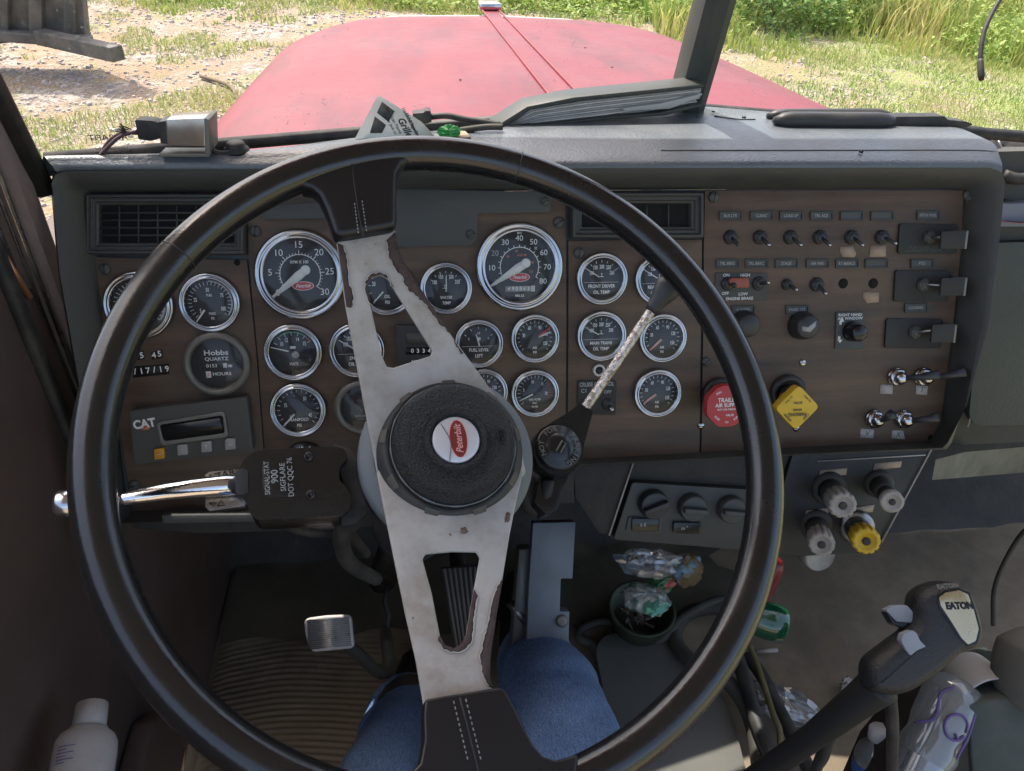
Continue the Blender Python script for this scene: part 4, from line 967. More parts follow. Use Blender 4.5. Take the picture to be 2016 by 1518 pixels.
rocker(1272,1034,27,13,'5 II'); rocker(1354,1040,27,11,'m \u00b0')
slab('air_valve_panel',[(1562,890),(1834,882),(1735,1068),(1700,1088),(1488,1100),(1530,1000)],-.05,-.03,M_panelblk,r=4,bevel=.002,hp=-.03)
b=B(); b.tube([FD.p(1834,884,-.028),FD.p(1735,1068,-.028)],.0011,6); b.tube([FD.p(1608,908,-.028),FD.p(1822,896,-.028)],.0008,6); b.build('panel_edge',M_beige,D)
for q in ([(1615,926),(1668,922),(1666,935),(1612,940)],[(1722,912),(1776,908),(1773,920),(1719,926)],[(1587,1006),(1633,1000),(1630,1012),(1586,1016)],[(1678,1000),(1722,994),(1718,1008),(1672,1012)]):
    slab('tape_label',q,-.0298,-.029,M_tape,r=0,bevel=0,hp=-.029)
def vk(bx,by,kx,ky,r,m,knurl,lab):
    p0=FD.p(bx,by,-.03); p1=FD.p(kx,ky,.03); S=FD.S(kx,ky,.03); R=r*S; Ln=(p1-p0).length; A=along(p0,p1)
    b=B(); b.lathe([(R*1.35,0),(R*1.35,.006),(R*1.1,.01)],A,24); b.lathe([(R*.95,.01),(R*.95,Ln*.5),(R*.8,Ln*.55)],A,24); c=b.build('valve_body',M_hose if m is not M_yelp else M_steel,D)
    b=B(); z0=Ln*.52
    if knurl: b.lathe([(R*.9,z0),(R*.96,z0+.003),(R*1.02,Ln*.93),(R*.95,Ln),(R*.7,Ln*1.0),(R*.66,Ln*.985)],A,60,wob=lambda t:1.0 if int(t*60)%5 else .86)
    else: b.lathe([(R*.9,Ln*.82),(R,Ln*.85),(R,Ln),(R*.7,Ln),(R*.66,Ln*.985)],A,32)
    k=b.build('valve_knob',m,D,ang=25); tag(k,lab)
    b=B(); b.lathe([(R*.3,Ln*.985),(R*.3,Ln*1.005),(R*.2,Ln*1.01)],A,14); b.build('knob_center',M_rub,k)
    if not knurl: b=B(); b.lathe([(R*.75,Ln*.5),(R*.72,Ln*.84)],A,24); b.build('valve_neck',M_rub,c)
vk(1630,960,1660,996,27,M_beige,True,'beige fluted knob, upper left of four'); vk(1728,950,1757,989,22,M_beige,False,'plain beige knob on a dark neck, upper right of four'); vk(1606,1032,1618,1073,25,M_beige,True,'beige fluted knob, lower left of four'); vk(1684,1035,1706,1066,27,M_yelp,True,'yellow fluted knob, lower right of four')
# round white cap under panel
R=32*FD.S(1616,1100,-.04); b=B(); b.lathe([(R,-.03),(R,.0),(R*.9,.003),(R*.85,.001)],seg=32); b.build('round_cap',M_beige,D,M=T(FD.p(1614,1095,-.055)))
# ---- passenger side
PF=Frame(Vector((0,.86,2.0)),Vector((1,0,0)),Vector((0,.2,.98)).normalized(),Vector((0,-.98,.2)).normalized())
def pslab(name,pts,h0,h1,m,r=8,bevel=.003):
    b=B(); b.prism([tuple(PF.p(x,y,h1)[:2]) for x,y in rounded(pts,r)],h0,h1,PF.M()); return b.build(name,m,D,world=True,bevel=bevel)
pslab('glove_box_frame',[(1900,300),(2300,290),(2300,858),(1800,880),(1830,700)],-.06,0,mat('glove_frame',(.035,.042,.036),.5,dust=.3))
pslab('glove_box_door',[(1945,490),(1962,478),(2300,470),(2300,832),(1920,838),(1908,820),(1925,640)],0.001,.012,M_padg,r=12,bevel=.006)
pslab('passenger_shelf_edge',[(1975,402),(2300,390),(2300,446),(1968,446)],0.001,.02,mat('shelf_edge',(.2,.23,.27),.7),r=3)
b=B(); b.tube([PF.at(1960,548,.01),PF.at(1948,700,.01),PF.at(1905,840,.01)],.0015,6); b.build('trim_edge',M_beige,D,world=True)
# ================================================================== STEERING WHEEL
SW=thing('steering_wheel','large black two spoke steering wheel with worn silver spokes and a black horn cap','steering wheel',FW.M())
RM,RT=.222,.013
b=B(); pts=[(RM*math.cos(2*math.pi*k/160),RM*math.sin(2*math.pi*k/160),0) for k in range(160)]
b.tube(pts,[RT]*160,28,closed=True); b.build('rim',M_wheel,SW,ang=80)
# moulded parting line and grip joints
for px_,py_ in ((1020,330),(345,500)):
    b=B()
    q=FW.p(px_,py_,0); a=math.atan2(q.y,q.x)
    c=Vector((math.cos(a)*RM,math.sin(a)*RM,0)); tn=Vector((-math.sin(a),math.cos(a),0)); rd=c.normalized()
    b.tube([c+rd*math.cos(k*.26)*(RT+.0001)+Vector((0,0,math.sin(k*.26)*(RT+.0001))) for k in range(24)],.0004,5,closed=True)
    b.build('grip_joint',M_blk,SW)
def wp(x,y,h): return FW.at(x,y,h)
def plate(A,B_):
    v=(B_-A).normalized(); u=v.cross(FW.n).normalized(); n=u.cross(v)
    if n.dot(FW.n)<0: u=-u; n=-n
    return Frame(A,u,v,n)
A0=FW.O-FW.n*.0465
def clo(x,y): # hub centre to rim point
    return plate(A0,wp(x,y,-.008))
FT=clo(718,465); FBm=clo(903,1372)
INV=FW.M().inverted()
def fpr(b,f,pts,z0,z1,holes=(),r=0,hp=None):
    q=lambda L: [tuple(f.p(x,y,z1 if hp is None else hp)[:2]) for x,y in L]
    b.prism(q(rounded(pts,r) if r else pts),z0,z1,INV@f.M(),holes=[q(rounded(h,r) if r else h) for h in holes])
b=B()
fpr(b,FT,[(663,476),(672,540),(681,605),(700,706),(726,844),(748,960),(770,990),(1000,990),(1036,930),(1015,835),(962,760),(926,710),(891,663),(848,598),(810,540),(794,513),(785,489),(781,470),(780,452),(720,466)],-.004,0,
   [[(722,562),(731,547),(750,541),(766,550),(778,572),(852,690),(849,700),(775,724),(762,722),(752,700),(737,634)]])
b.build('spoke',M_spoke,SW,bevel=.0012,seg=3)
b=B()
fpr(b,FBm,[(742,930),(756,1000),(777,1105),(799,1212),(819,1300),(836,1400),(905,1400),(976,1400),(972,1355),(963,1335),(966,1290),(978,1210),(990,1137),(1004,1051),(1014,1000),(1030,930),(1000,860),(780,860)],-.004,0,
   [[(832,1100),(838,1089),(890,1084),(938,1085),(945,1096),(934,1154),(918,1249),(908,1268),(894,1276),(877,1270),(867,1253),(850,1165)]])
b.build('spoke',M_spoke,SW,bevel=.0012,seg=3)
def jag(pts,amp=3,n=4):
    out=[]
    for i in range(len(pts)):
        a=pts[i];c=pts[(i+1)%len(pts)]
        for k in range(n):
            t=k/n; out.append((a[0]+(c[0]-a[0])*t+(random.uniform(-amp,amp) if k or 1 else 0),a[1]+(c[1]-a[1])*t+random.uniform(-amp,amp)))
    return out
def peel(f,edge,inner,z=.0004):
    """edge: clean points along the spoke edge; inner: ragged boundary back"""
    rag=[]
    for a,c in zip(inner,inner[1:]):
        for k in range(4):
            t=k/4; rag.append((a[0]+(c[0]-a[0])*t+random.uniform(-2,2),a[1]+(c[1]-a[1])*t+random.uniform(-2,2)))
    rag.append(inner[-1]); b=B(); fpr(b,f,edge+rag,.0001,z); o=b.build('peeled_patch',M_rust,SW)
    b=B(); q=[INV@f.at(x,y,z+.0002) for x,y in rag]; b.tube(q,.0005,5); b.build('flake_edge',M_spoke,o)
peel(FT,[(664,478),(673,540),(682,604)],[(694,606),(697,590),(690,560),(686,530),(684,505),(677,484)])
peel(FT,[(779,456),(781,470),(785,489),(794,513),(810,540),(848,598),(887,657)],[(878,652),(860,632),(848,616),(836,600),(822,586),(806,574),(796,560),(790,545),(776,528),(768,512),(763,490),(760,474)])
peel(FT,[(893,668),(904,684),(913,696)],[(906,697),(899,684)])
peel(FT,[(738,634),(722,562),(731,547),(750,541),(766,550),(776,566)],[(770,563),(768,556),(762,540),(748,535),(730,539),(719,552),(717,566),(729,600)])
peel(FBm,[(990,1139),(978,1210),(966,1290),(964,1335),(973,1356)],[(962,1352),(952,1338),(947,1318),(944,1296),(950,1270),(955,1245),(962,1220),(968,1190),(973,1165),(984,1148)])
peel(FBm,[(933,1160),(918,1249),(908,1268),(894,1276),(877,1270),(866,1251)],[(860,1256),(870,1276),(892,1286),(915,1280),(930,1262),(932,1235),(937,1205),(942,1175)])
for pts_ in ([(908,1040),(918,1038),(921,1046),(914,1052),(906,1049)],[(996,1008),(1005,1012),(1002,1026),(994,1030)],[(883,1051),(888,1050),(889,1055)],[(812,1215),(815,1215),(815,1218),(812,1218)]):
    b=B(); fpr(b,FBm,jag(pts_,1.5,3),.0001,.0003); b.build('grime_spot',M_stain,SW)
b=B()
for x,y in ((700,478),(724,486),(727,490),(740,482),(720,521),(764,520)): b.ball(FW.p(x,y,0)*0+(INV@FT.at(x,y,.0002)),.0011,seg=8,sc3=(1,1,.5))
b.build('paint_blister',M_spoke,SW)
# leather boots where the spokes meet the rim
FTb=plate(wp(718,465,-.008),wp(690,300,.0)) 
FBb=plate(wp(903,1372,-.008),wp(925,1540,.0))
b=B(); fpr(b,FTb,[(560,352),(598,381),(614,384),(628,396),(641,425),(651,455),(660,478),(692,473),(722,467),(752,462),(780,456),(779,425),(779,385),(781,352),(788,338),(803,330),(850,322),(835,275),(760,285),(680,292),(600,315)],-.0095,.0105,hp=0)
b.build('leather_boot',M_leather,SW,bevel=.006,seg=4)
b=B(); fpr(b,FBb,[(833,1382),(870,1375),(905,1370),(940,1364),(975,1358),(990,1364),(1003,1388),(1022,1428),(1042,1468),(1062,1492),(1085,1500),(1130,1488),(1120,1590),(960,1610),(760,1580),(742,1530),(800,1530),(824,1505),(832,1460),(830,1420)],-.0095,.0105,hp=0)
b.build('leather_boot',M_leather,SW,bevel=.006,seg=4)
def seam(f,pts,z,r): b=B(); b.tube([INV@f.at(x,y,z) for x,y in pts],r,5); b.build('seam',M_blk,SW)
seam(FTb,[(693,318),(697,360),(703,400),(709,435),(715,466)],.0107,.0005); seam(FBb,[(905,1373),(918,1420),(930,1470),(942,1520)],.0107,.0006)
b=B()
def stitch(f,x0,y0,x1,y1,n):
    for k in range(n):
        t=k/n; t2=(k+.55)/n; a=INV@f.at(x0+(x1-x0)*t,y0+(y1-y0)*t,.0109); c=INV@f.at(x0+(x1-x0)*t2,y0+(y1-y0)*t2,.0109); b.tube([a,c],.0004,4)
stitch(FTb,698,400,706,462,9); stitch(FTb,713,395,722,458,9); stitch(FBb,893,1380,922,1500,11); stitch(FBb,917,1376,948,1500,11)
b.build('stitching',M_thread,SW)
# hub ring with notches, horn cap, emblem
b=B(); b.lathe([(.0545,-.050),(.0535,-.0455),(.0525,-.041),(.0490,-.035),(.045,-.032),(.043,-.040)],seg=72,cap0=False,cap1=False)
b.build('hub_ring',M_ringp,SW)
b=B()
for k in range(9):
    a=R_(200+k*40); M=RZ(math.degrees(a))@T(.0479,0,-.0352)@RY(45); b.prism([(-.0030,-.0056),(.0032,-.0046),(.0032,.0046),(-.0030,.0056)],-.002,.0020,M)
b.build('ring_lug',mat('lug_dusty',(.07,.07,.065),.5,dust=.6,dscale=40,dcol=(.2,.16,.12)),SW,bevel=.0008)
b=B(); b.lathe([(.0445,-.036),(.0445,-.030),(.0432,-.0275),(.0425,-.027),(.0425,-.0215),(.041,-.0175),(.038,-.0155),(.033,-.0162),(.027,-.0172),(.0238,-.0176),(.0222,-.0150),(.0205,-.0143),(.0185,-.0150),(.0172,-.0168),(.0166,-.0172),(.0,-.0172)],seg=90,cap0=False,cap1=False); b.build('horn_cap',M_hub,SW,ang=60)
b=B(); b.tube([(.0438*math.cos(k*.07),.0438*math.sin(k*.07),-.0276+.0004*math.sin(k*3.1)) for k in range(90)],[.0005+.0004*max(0,math.sin(k*.9)) for k in range(90)],5,closed=True); b.build('cap_worn_edge',M_shroud,SW)
em=B(); em.lathe([(.0165,-.0172),(.0163,-.0160),(.0155,-.0155),(.0001,-.0150)],seg=48,cap0=False); emo=em.build('emblem',mat('emblem_silver',(.72,.72,.74),.3,.35),SW)
# emblem oval with script, turned like in the photo
a_=FW.p(896,862,-.015); top_=FW.p(892,830,-.015); angv=math.degrees(math.atan2(*( (top_-a_)[1],(top_-a_)[0])))
ME=T(.0014,.0,0)@RZ(angv)
b=B(); b.m=0; b.sheet([(math.cos(i*math.pi/16)*.0133,math.sin(i*math.pi/16)*.0060) for i in range(32)],-.0147,ME); b.m=1; b.sheet([(math.cos(i*math.pi/16)*.0125,math.sin(i*math.pi/16)*.0054) for i in range(32)],-.01455,ME); b.m=0
b.m=2; b.text('Peterbilt',.0068,ME@T(-.0002,-.0002,0),-.0144,.35,.015,.86); b.build('emblem_badge',[M_red,mat('badge_brown',(.20,.03,.025),.4),mat('badge_script',(.75,.35,.33),.5)],emo)
b=B(); b.tube([(-.0045+.004*math.sin((k-6)*.2)**2*-1,-.014+k*.0022,-.0148) for k in range(13)],.00035,5); b.build('emblem_line',M_shroud,emo)
# horn symbol
q=FW.p(984,858,-.0158)
b=B(); b.tube(bez([q+Vector(p) for p in ((-.001,.0055,0),(-.001,.001,0),(-.001,-.004,0),(.002,-.0055,0))],4),.0006,5); b.tube(bez([q+Vector(p) for p in ((.0005,.005,0),(.003,.003,0),(.0032,-.001,0),(.001,-.003,0))],4),.0006,5); b.build('horn_symbol',M_blkgloss,SW)
# ================================================================== STEERING COLUMN
SC=thing('steering_column','grey round steering column housing running down to the dirty floor behind the wheel','steering column',FW.M()@T(0,0,-.5))
ZC=lambda h: h+.5
b=B(); b.lathe([(.050,ZC(-.054)),(.063,ZC(-.056)),(.065,ZC(-.060)),(.065,ZC(-.072)),(.063,ZC(-.077))],seg=64); b.build('housing_top',M_shroud,SC)
b=B(); b.lathe([(.063,ZC(-.0765)),(.061,ZC(-.11)),(.052,ZC(-.15)),(.046,ZC(-.17))],seg=48); b.build('housing_cup',M_blk,SC)
b=B(); b.lathe([(.036,ZC(-.165)),(.036,ZC(-.30)),(.041,ZC(-.305)),(.041,ZC(-.34)),(.026,ZC(-.35)),(.024,ZC(-.86))],seg=32); b.build('column_tube',M_blk,SC)
M_sw=mat('switch_black',(.012,.012,.012),.24,spec=.6,coat=.2,rvar=.06)
# ================================================================== TURN SIGNAL SWITCH
TS=thing('turn_signal_switch','black turn signal switch box with a long chrome lever left of the steering column','turn signal switch',FW.M()@T(-.12,-.02,-.075))
IT=TS.matrix_basis.inverted(); ft=FW
def wprism(name,pts,z0,z1,m,parent,r=0,bevel=.001,hp=None,f=FW,seg=2,holes=()):
    b=B(); q=lambda L:[tuple(f.p(x,y,z1 if hp is None else hp)[:2]) for x,y in L]
    b.prism(q(rounded(pts,r) if r else pts),z0,z1,f.M(),holes=[q(h) for h in holes]); return b.build(name,m,parent,world=True,bevel=bevel,seg=seg)
wprism('switch_body',[(470,925),(480,903),(500,888),(530,884),(655,879),(676,882),(686,900),(668,920),(668,945),(682,958),(690,975),(690,1000),(672,1016),(505,1024),(492,1010),(486,990),(471,975)],-.105,-.066,M_sw,TS,r=7,bevel=.006,seg=4)
wprism('mount_clamp',[(655,872),(690,885),(712,930),(722,1010),(700,1030),(672,1035),(675,950)],-.12,-.078,M_rub,TS,r=6,bevel=.004)
wprism('raised_label',[(516,917),(525,903),(570,899),(578,905),(580,970),(573,977),(530,980),(517,960)],-.0665,-.0655,M_sw,TS,r=4,bevel=.0004)
b=B()
for s,x,y,sz,ro,w_ in (('SIGNAL-STAT',526,941,.0050,84,.8),('900',541,938,.0066,84,1.0),('SIGFLARE',557,939,.0052,84,.95),('DOT QQC 76',572,939,.0052,84,.9)): b.text(s,sz,FW.M()@T(FW.p(x,y,-.0652))@RZ(ro),0,0,.01,w_)
b.build('embossed_text',M_grey,TS,world=True)
for x,y in ((608,900),(612,975)):
    b=B(); b.lathe([(.0035,0),(.0032,.0015),(.0018,.0016),(.0016,.0004)],FW.M()@T(FW.p(x,y,-.066)),16); b.build('screw',M_blkgloss,TS,world=True)
b=B(); La=[FW.at(x,y,-.079) for x,y in ((469,953),(430,957),(380,962),(330,968),(280,976),(246,982),(236,984))]
b.tube(La,[.0075,.0074,.0069,.0061,.0052,.0044,.0038],18); b.build('lever',mat('lever_chrome',(.82,.80,.80),.12,1,rvar=.05,bump=.05,bscale=120),TS,world=True)
b=B(); kA,kB=FW.at(150,990,-.085),FW.at(108,993,-.085); b.tube([FW.at(236,984,-.079),kA],.0022,8); b.lathe([(.0080,0),(.0092,.002),(.0092,(kB-kA).length*.8),(.0078,(kB-kA).length*.97),(.006,(kB-kA).length)],along(kA,kB),28); b.build('lever_knob',mat('knob_chrome',(.6,.62,.66),.2,1,rvar=.05),TS,world=True)
wprism('lever_socket',[(462,930),(476,922),(488,925),(488,970),(474,975),(464,972)],-.09,-.065,M_blk,TS,r=3,bevel=.002)
wprism('hazard_tab',[(403,936),(412,929),(468,924),(470,950),(404,955)],-.096,-.088,M_steel,TS,r=2,bevel=.001)
wprism('hazard_tab',[(404,972),(480,965),(483,996),(412,1006),(404,998)],-.096,-.088,M_steel,TS,r=2,bevel=.001)
b=B(); b.text('HAZARD',.0075,FW.M()@T(FW.p(436,936,-.0876))@RZ(5),0,0,.01); b.tube([FW.at(x,y,-.0876) for x,y in ((428,996),(435,985),(442,995),(428,996))],.0005,4)
b.tube([FW.at(x,y,-.0876) for x,y in ((412,990),(426,990),(420,996),(412,990))],.0005,4)
b.build('tab_marking',M_rub,TS,world=True)
b=B(); b.tube(bez([FW.at(690,1000,-.10),FW.at(672,1060,-.13),FW.at(690,1110,-.2),FW.at(740,1140,-.3)],6),.007,8); b.tube(bez([FW.at(560,1030,-.12),FW.at(610,1045,-.14),FW.at(680,1050,-.16),FW.at(720,1090,-.25)],6),.005,8); b.build('harness',M_rub,TS,world=True)
# ================================================================== TRAILER BRAKE HAND VALVE
HV=thing('trailer_brake_lever','worn chrome trailer brake lever with a black knob right of the steering column','brake lever',FW.M()@T(.08,-.01,-.08))
wprism('lever_arm',[(1052,862),(1062,846),(1085,832),(1118,812),(1142,794),(1168,809),(1160,840),(1150,875),(1147,905),(1132,926),(1105,936),(1080,932),(1058,915),(1050,888)],-.10,-.082,M_blkgloss,HV,r=4,bevel=.003,seg=3)
hq=FW.p(1098,883,-.0815); r46=46*FW.S(1098,883,-.08)
b=B(); b.lathe([(r46,0),(r46,.004),(r46*.94,.0055),(r46*.62,.005),(r46*.58,.0062),(.0001,.0062)],FW.M()@T(hq),40,cap1=False); b.build('valve_cap',M_blkgloss,HV,world=True)
b=B()
for s,a0,st in (('NOT FOR',-100,16.5),('PARKING',62,17)):
    for i,c in enumerate(s):
        a=a0+i*st; x,y=pol(a,r46*.79); b.text(c,r46*.3,FW.M()@T(hq+Vector((x,y,.0062)))@RZ(-a),0,0,.015)
b.tube([FW.M()@(hq+Vector((-.004,-.003,.0068))),FW.M()@(hq+Vector((.003,.004,.0068))),FW.M()@(hq+Vector((.005,.001,.0068))),FW.M()@(hq+Vector((-.001,-.005,.0068)))],.0007,5)
b.build('valve_lettering',M_dull,HV,world=True)
ra,rb_=FW.at(1146,812,-.088),FW.at(1286,606,-.05)
b=B(); b.tube([ra.lerp(rb_,k/20)+FW.n*.004*math.sin(math.pi*k/20) for k in range(21)],.0041,14); b.build('lever_rod',mat('pitted_chrome',(.66,.63,.6),.24,1,bump=.9,bscale=420,bdist=.002,col2=(.34,.27,.22),nscale=260,thr=(.5,.6)),HV,world=True)
kb=FW.at(1318,562,-.040)
b=B(); Lk=(kb-rb_).length; b.lathe([(.0052,-.004),(.0062,.0),(.0066,.004),(.009,Lk*.5),(.0115,Lk*.85),(.0112,Lk),(.0085,Lk*1.12),(.003,Lk*1.18)],along(rb_,kb),28); b.build('knob',M_blk,HV,world=True)
wprism('bracket',[(1072,925),(1125,925),(1108,965),(1098,1003),(1075,1012),(1052,990),(1060,955)],-.125,-.10,M_blkgloss,HV,r=5,bevel=.004)
b=B(); b.tube([FW.at(1080,945,-.095),FW.at(1070,1000,-.11)],.005,8); b.tube(bez([FW.at(1075,1000,-.12),FW.at(1040,990,-.12),FW.at(1035,930,-.12)],5),.008,8); b.build('air_line',M_rub,HV,world=True)
# ================================================================== PEDALS
def facef(P0,n): return frame_n(P0,Vector(n))
fc=facef(dep(648,1246,1.03),(0,-.62,.78))
pd=thing('clutch_pedal','small square steel foot pedal with a serrated pad on a dark bent arm','pedal',T(onz(740,1330,FZ)))
b=B(); pp=[(598,1225),(604,1217),(640,1212),(685,1210),(692,1216),(695,1250),(698,1272),(690,1277),(650,1281),(617,1284),(608,1276),(601,1250)]
b.prism([tuple(fc.p(x,y)[:2]) for x,y in pp],-.012,0,fc.M()); b.build('pedal_pad',mat('bright_pad',(.62,.57,.54),.5,.1,rvar=.1),pd,world=True,bevel=.003,seg=3)
b=B()
for k in range(15):
    t=k/14; a=fc.p(604+2*t,1222+56*t,0); c=fc.p(688+5*t,1216+54*t,0); d=c-a
    b.box(((a+c)/2)+Vector((0,0,.0006)),(d.length*.98,.0016,.0016),fc.M(),RZ(math.degrees(math.atan2(d.y,d.x))))
b.build('pad_ridge',M_steel,pd,world=True)
b=B(); b.tube(bez([fc.at(675,1262,-.012),fc.at(708,1290,-.03),fc.at(742,1322,-.05),fc.at(765,1318,-.07),fc.at(762,1270,-.09),fc.at(758,1245,-.12)],5),[.009]*26,10); b.build('pedal_arm',M_hose,pd,world=True)
b=B(); b.tube([fc.at(763,1155,-.12),fc.at(757,1185,-.12),fc.at(766,1215,-.12),fc.at(760,1245,-.12)],.004,6); b.build('pedal_link',M_rub,pd,world=True)
fa=facef(dep(910,1200,1.1),(0,-.75,.66))
pd=thing('accelerator_pedal','ribbed grey rubber accelerator pedal seen through the lower spoke opening','pedal',T(onz(900,1290,FZ)))
b=B(); b.prism([tuple(fa.p(x,y)[:2]) for x,y in ((868,1118),(952,1112),(962,1330),(902,1335))],-.015,0,fa.M()); b.build('pedal_pad',M_hose,pd,world=True,bevel=.003)
b=B()
for k in range(8):
    t=(k+.5)/8; a=fa.p(870+t*80,1120-t*5,0); c=fa.p(906+t*54,1330,0); d=c-a; b.box((a+c)/2+Vector((0,0,.0015)),(.0035,d.length,.003),fa.M(),RZ(math.degrees(math.atan2(-d.x,d.y))))
b.build('pedal_rib',mat('rib_rubber',(.2,.19,.18),.6,dust=.4,dscale=20),pd,world=True)
b=B(); b.tube([fa.at(905,1150,-.012),fa.at(900,1090,-.08)],.012,8); b.build('pedal_arm',M_rub,pd,world=True)
fb=facef(dep(1085,1140,.98),(0,-.8,.6))
pd=thing('pedal_bracket','tall blue grey painted steel bracket standing right of the pedals, above the knee','bracket',T(onz(1085,1300,FZ)))
b=B(); b.prism([tuple(fb.p(x,y)[:2]) for x,y in rounded([(1050,1030),(1133,1028),(1130,1080),(1127,1139),(1104,1139),(1102,1204),(1121,1204),(1118,1300),(1036,1300),(1041,1160)],2)],-.02,0,fb.M()); b.build('bracket_plate',M_steelp,pd,world=True,bevel=.002)
b=B(); b.lathe([(.008,0),(.008,.003),(.005,.004)],fb.M()@T(fb.p(1106,1222,0)),14); b.build('bracket_bolt',M_dull,pd,world=True)
b=B(); b.prism([tuple(fb.p(x,y)[:2]) for x,y in ((1026,1088),(1050,1086),(1040,1300),(1010,1300))],-.05,-.02,fb.M()); b.build('side_flange',M_dull,pd,world=True,bevel=.002)
b=B(); b.tube([fb.at(1002,1185,-.03),fb.at(1036,1225,-.02)],.006,8); b.build('linkage_rod',M_steel,pd,world=True)
# ================================================================== PERSON
ps=thing('person','seated driver in faded blue jeans and black boots, right knee raised beside the wheel','person',T(.03,-.1,FZ))
kR=dep(1086,1352,.9); kL=Vector((-.065,.29,1.66)); aL=dep(812,1425,1.12); aR=Vector((.16,.74,1.38)); 
V=[(0.03,-.16,1.68,.15,.13),(.10,-.08,1.68,.11,.105),(.12,.12,1.69,.09,.088),(.128,.30,1.69,.080,.078),(kR.x,kR.y-.05,kR.z-.002,.070,.070),(kR.x+.002,kR.y+.004,kR.z-.03,.064,.066),(.14,.56,1.54,.06,.06),(aR.x,aR.y-.06,aR.z+.03,.052,.052),
   (-.05,-.08,1.68,.11,.105),(-.06,.08,1.69,.09,.088),(-.065,.2,1.69,.078,.078),(kL.x,kL.y,kL.z-.01,.07,.07),(-.06,.42,1.55,.062,.064),(aL.x,aL.y-.04,aL.z+.07,.056,.058),(aL.x,aL.y,aL.z+.015,.058,.056)]
Ed=[(0,1),(1,2),(2,3),(3,4),(4,5),(5,6),(6,7),(0,8),(8,9),(9,10),(10,11),(11,12),(12,13),(13,14)]
me=bpy.data.meshes.new('body'); me.from_pydata([v[:3] for v in V],Ed,[]); me.materials.append(M_denim); o=bpy.data.objects.new('body',me); sc.collection.objects.link(o)
me.skin_vertices.new() if hasattr(me.skin_vertices,'new') and not me.skin_vertices else None
sk=o.modifiers.new('skin','SKIN'); sk.use_smooth_shade=True
sub=o.modifiers.new('sub','SUBSURF'); sub.levels=2; sub.render_levels=3
if me.skin_vertices:
    for i,v in enumerate(V): d=me.skin_vertices[0].data[i]; d.radius=(v[3],v[4]); d.use_root=(i==0)
tx=bpy.data.textures.new('wrinkle','CLOUDS'); tx.noise_scale=.06; tx.noise_depth=3
dm=o.modifiers.new('wr','DISPLACE'); dm.texture=tx; dm.strength=.013; dm.mid_level=.5
o.parent=ps; o.matrix_parent_inverse=ps.matrix_basis.inverted()
# cuff folds and hem of the left trouser leg
dL=(Vector(V[13][:3])-Vector(V[12][:3])).normalized()
Mc=along(aL-dL*.065,aL+dL*.03)
b=B(); prof=[]
for k in range(34):
    z=k*.0027; prof.append((.0605+.005*math.sin(k*1.25)+.002*(k/34)+(.003 if k>22 else 0),z))
b.lathe(prof,Mc,48,cap0=False,cap1=False,wob=lambda t:1+.03*math.sin(t*12.56+1)+.015*math.sin(t*44)); b.build('trouser_cuff',M_denim,ps,world=True,ang=80)
def boot(a,toe,heel,name='boot'):
    a=Vector(a); b=B(); d=(toe-heel); d.z=0; L_=d.length; d.normalize(); s=Vector((d.y,-d.x,0)); rows=[]
    sec=[(0,.030,.085),(.08,.040,.105),(.22,.044,.12),(.38,.042,.10),(.55,.047,.072),(.75,.05,.06),(.9,.043,.052),(.97,.03,.042),(1.0,.012,.03)]
    for t,w_,h in sec:
        c=heel+d*L_*t; rows.append([Vector((c.x,c.y,FZ+.022))+s*(w_*math.copysign(abs(math.cos(q))**.8,math.cos(q)))+Vector((0,0,h*(max(0,math.sin(q))**.7))) for q in [math.pi*k/12 for k in range(13)]])
    b.grid(rows); b._f([b.bm.verts[0]]) if 0 else None
    b.tube([a+Vector((0,-.01,.06)),a+Vector((0,0,.0)),heel+d*L_*.25+Vector((0,0,.09))],[.05,.05,.045],16)
    o=b.build(name,M_boot,ps,world=True,ang=80)
    b=B(); out=[]
    for k in range(28):
        q=2*math.pi*k/28; t=.5-.5*math.cos(q); w_=.046*(abs(math.sin(q))**.6)*(1.08-.2*abs(t-.6)); c=heel+d*L_*t; c=c+s*w_*(1 if math.sin(q)>0 else -1); out.append((c.x,c.y))
    b.prism(out,FZ+.012,FZ+.034); b.build('sole',mat('sole_tan',(.3,.17,.09),.7),o,world=True,bevel=.003)
tl=onz(842,1285,FZ+.03); hl=aL+Vector((-.015,-.06,0)); hl.z=FZ+.02; boot(aL,tl,hl)
boot((.16,.72,1.36),Vector((.19,.93,FZ)),Vector((.15,.68,FZ)))
# ================================================================== SHIFTER
fs=Frame(dep(1850,1240,.72),rx,-dn,-fw); fs=frame_n(dep(1850,1240,.72),-fw*1.0+Vector((-.15,0,.35)),up=-dn)
SH=thing('gear_shifter','black gear lever whose knob has a gold plate and two grey buttons, at the right','gear lever',T(.35,.45,FZ))
def fsp(name,pts,z0,z1,m,parent=SH,r=0,bevel=.001,seg=3,world=True,f=None):
    f=f or fs; b=B(); b.prism([tuple(f.p(x,y,z1)[:2]) for x,y in (rounded(pts,r) if r else pts)],z0,z1,f.M()); return b.build(name,m,parent,world=True,bevel=bevel,seg=seg)
kp=[(1797,1192),(1803,1168),(1825,1151),(1868,1144),(1905,1157),(1924,1188),(1937,1235),(1935,1262),(1921,1279),(1893,1291),(1848,1330),(1800,1362),(1760,1372),(1715,1362),(1704,1340),(1708,1302),(1745,1270),(1788,1237),(1799,1215)]
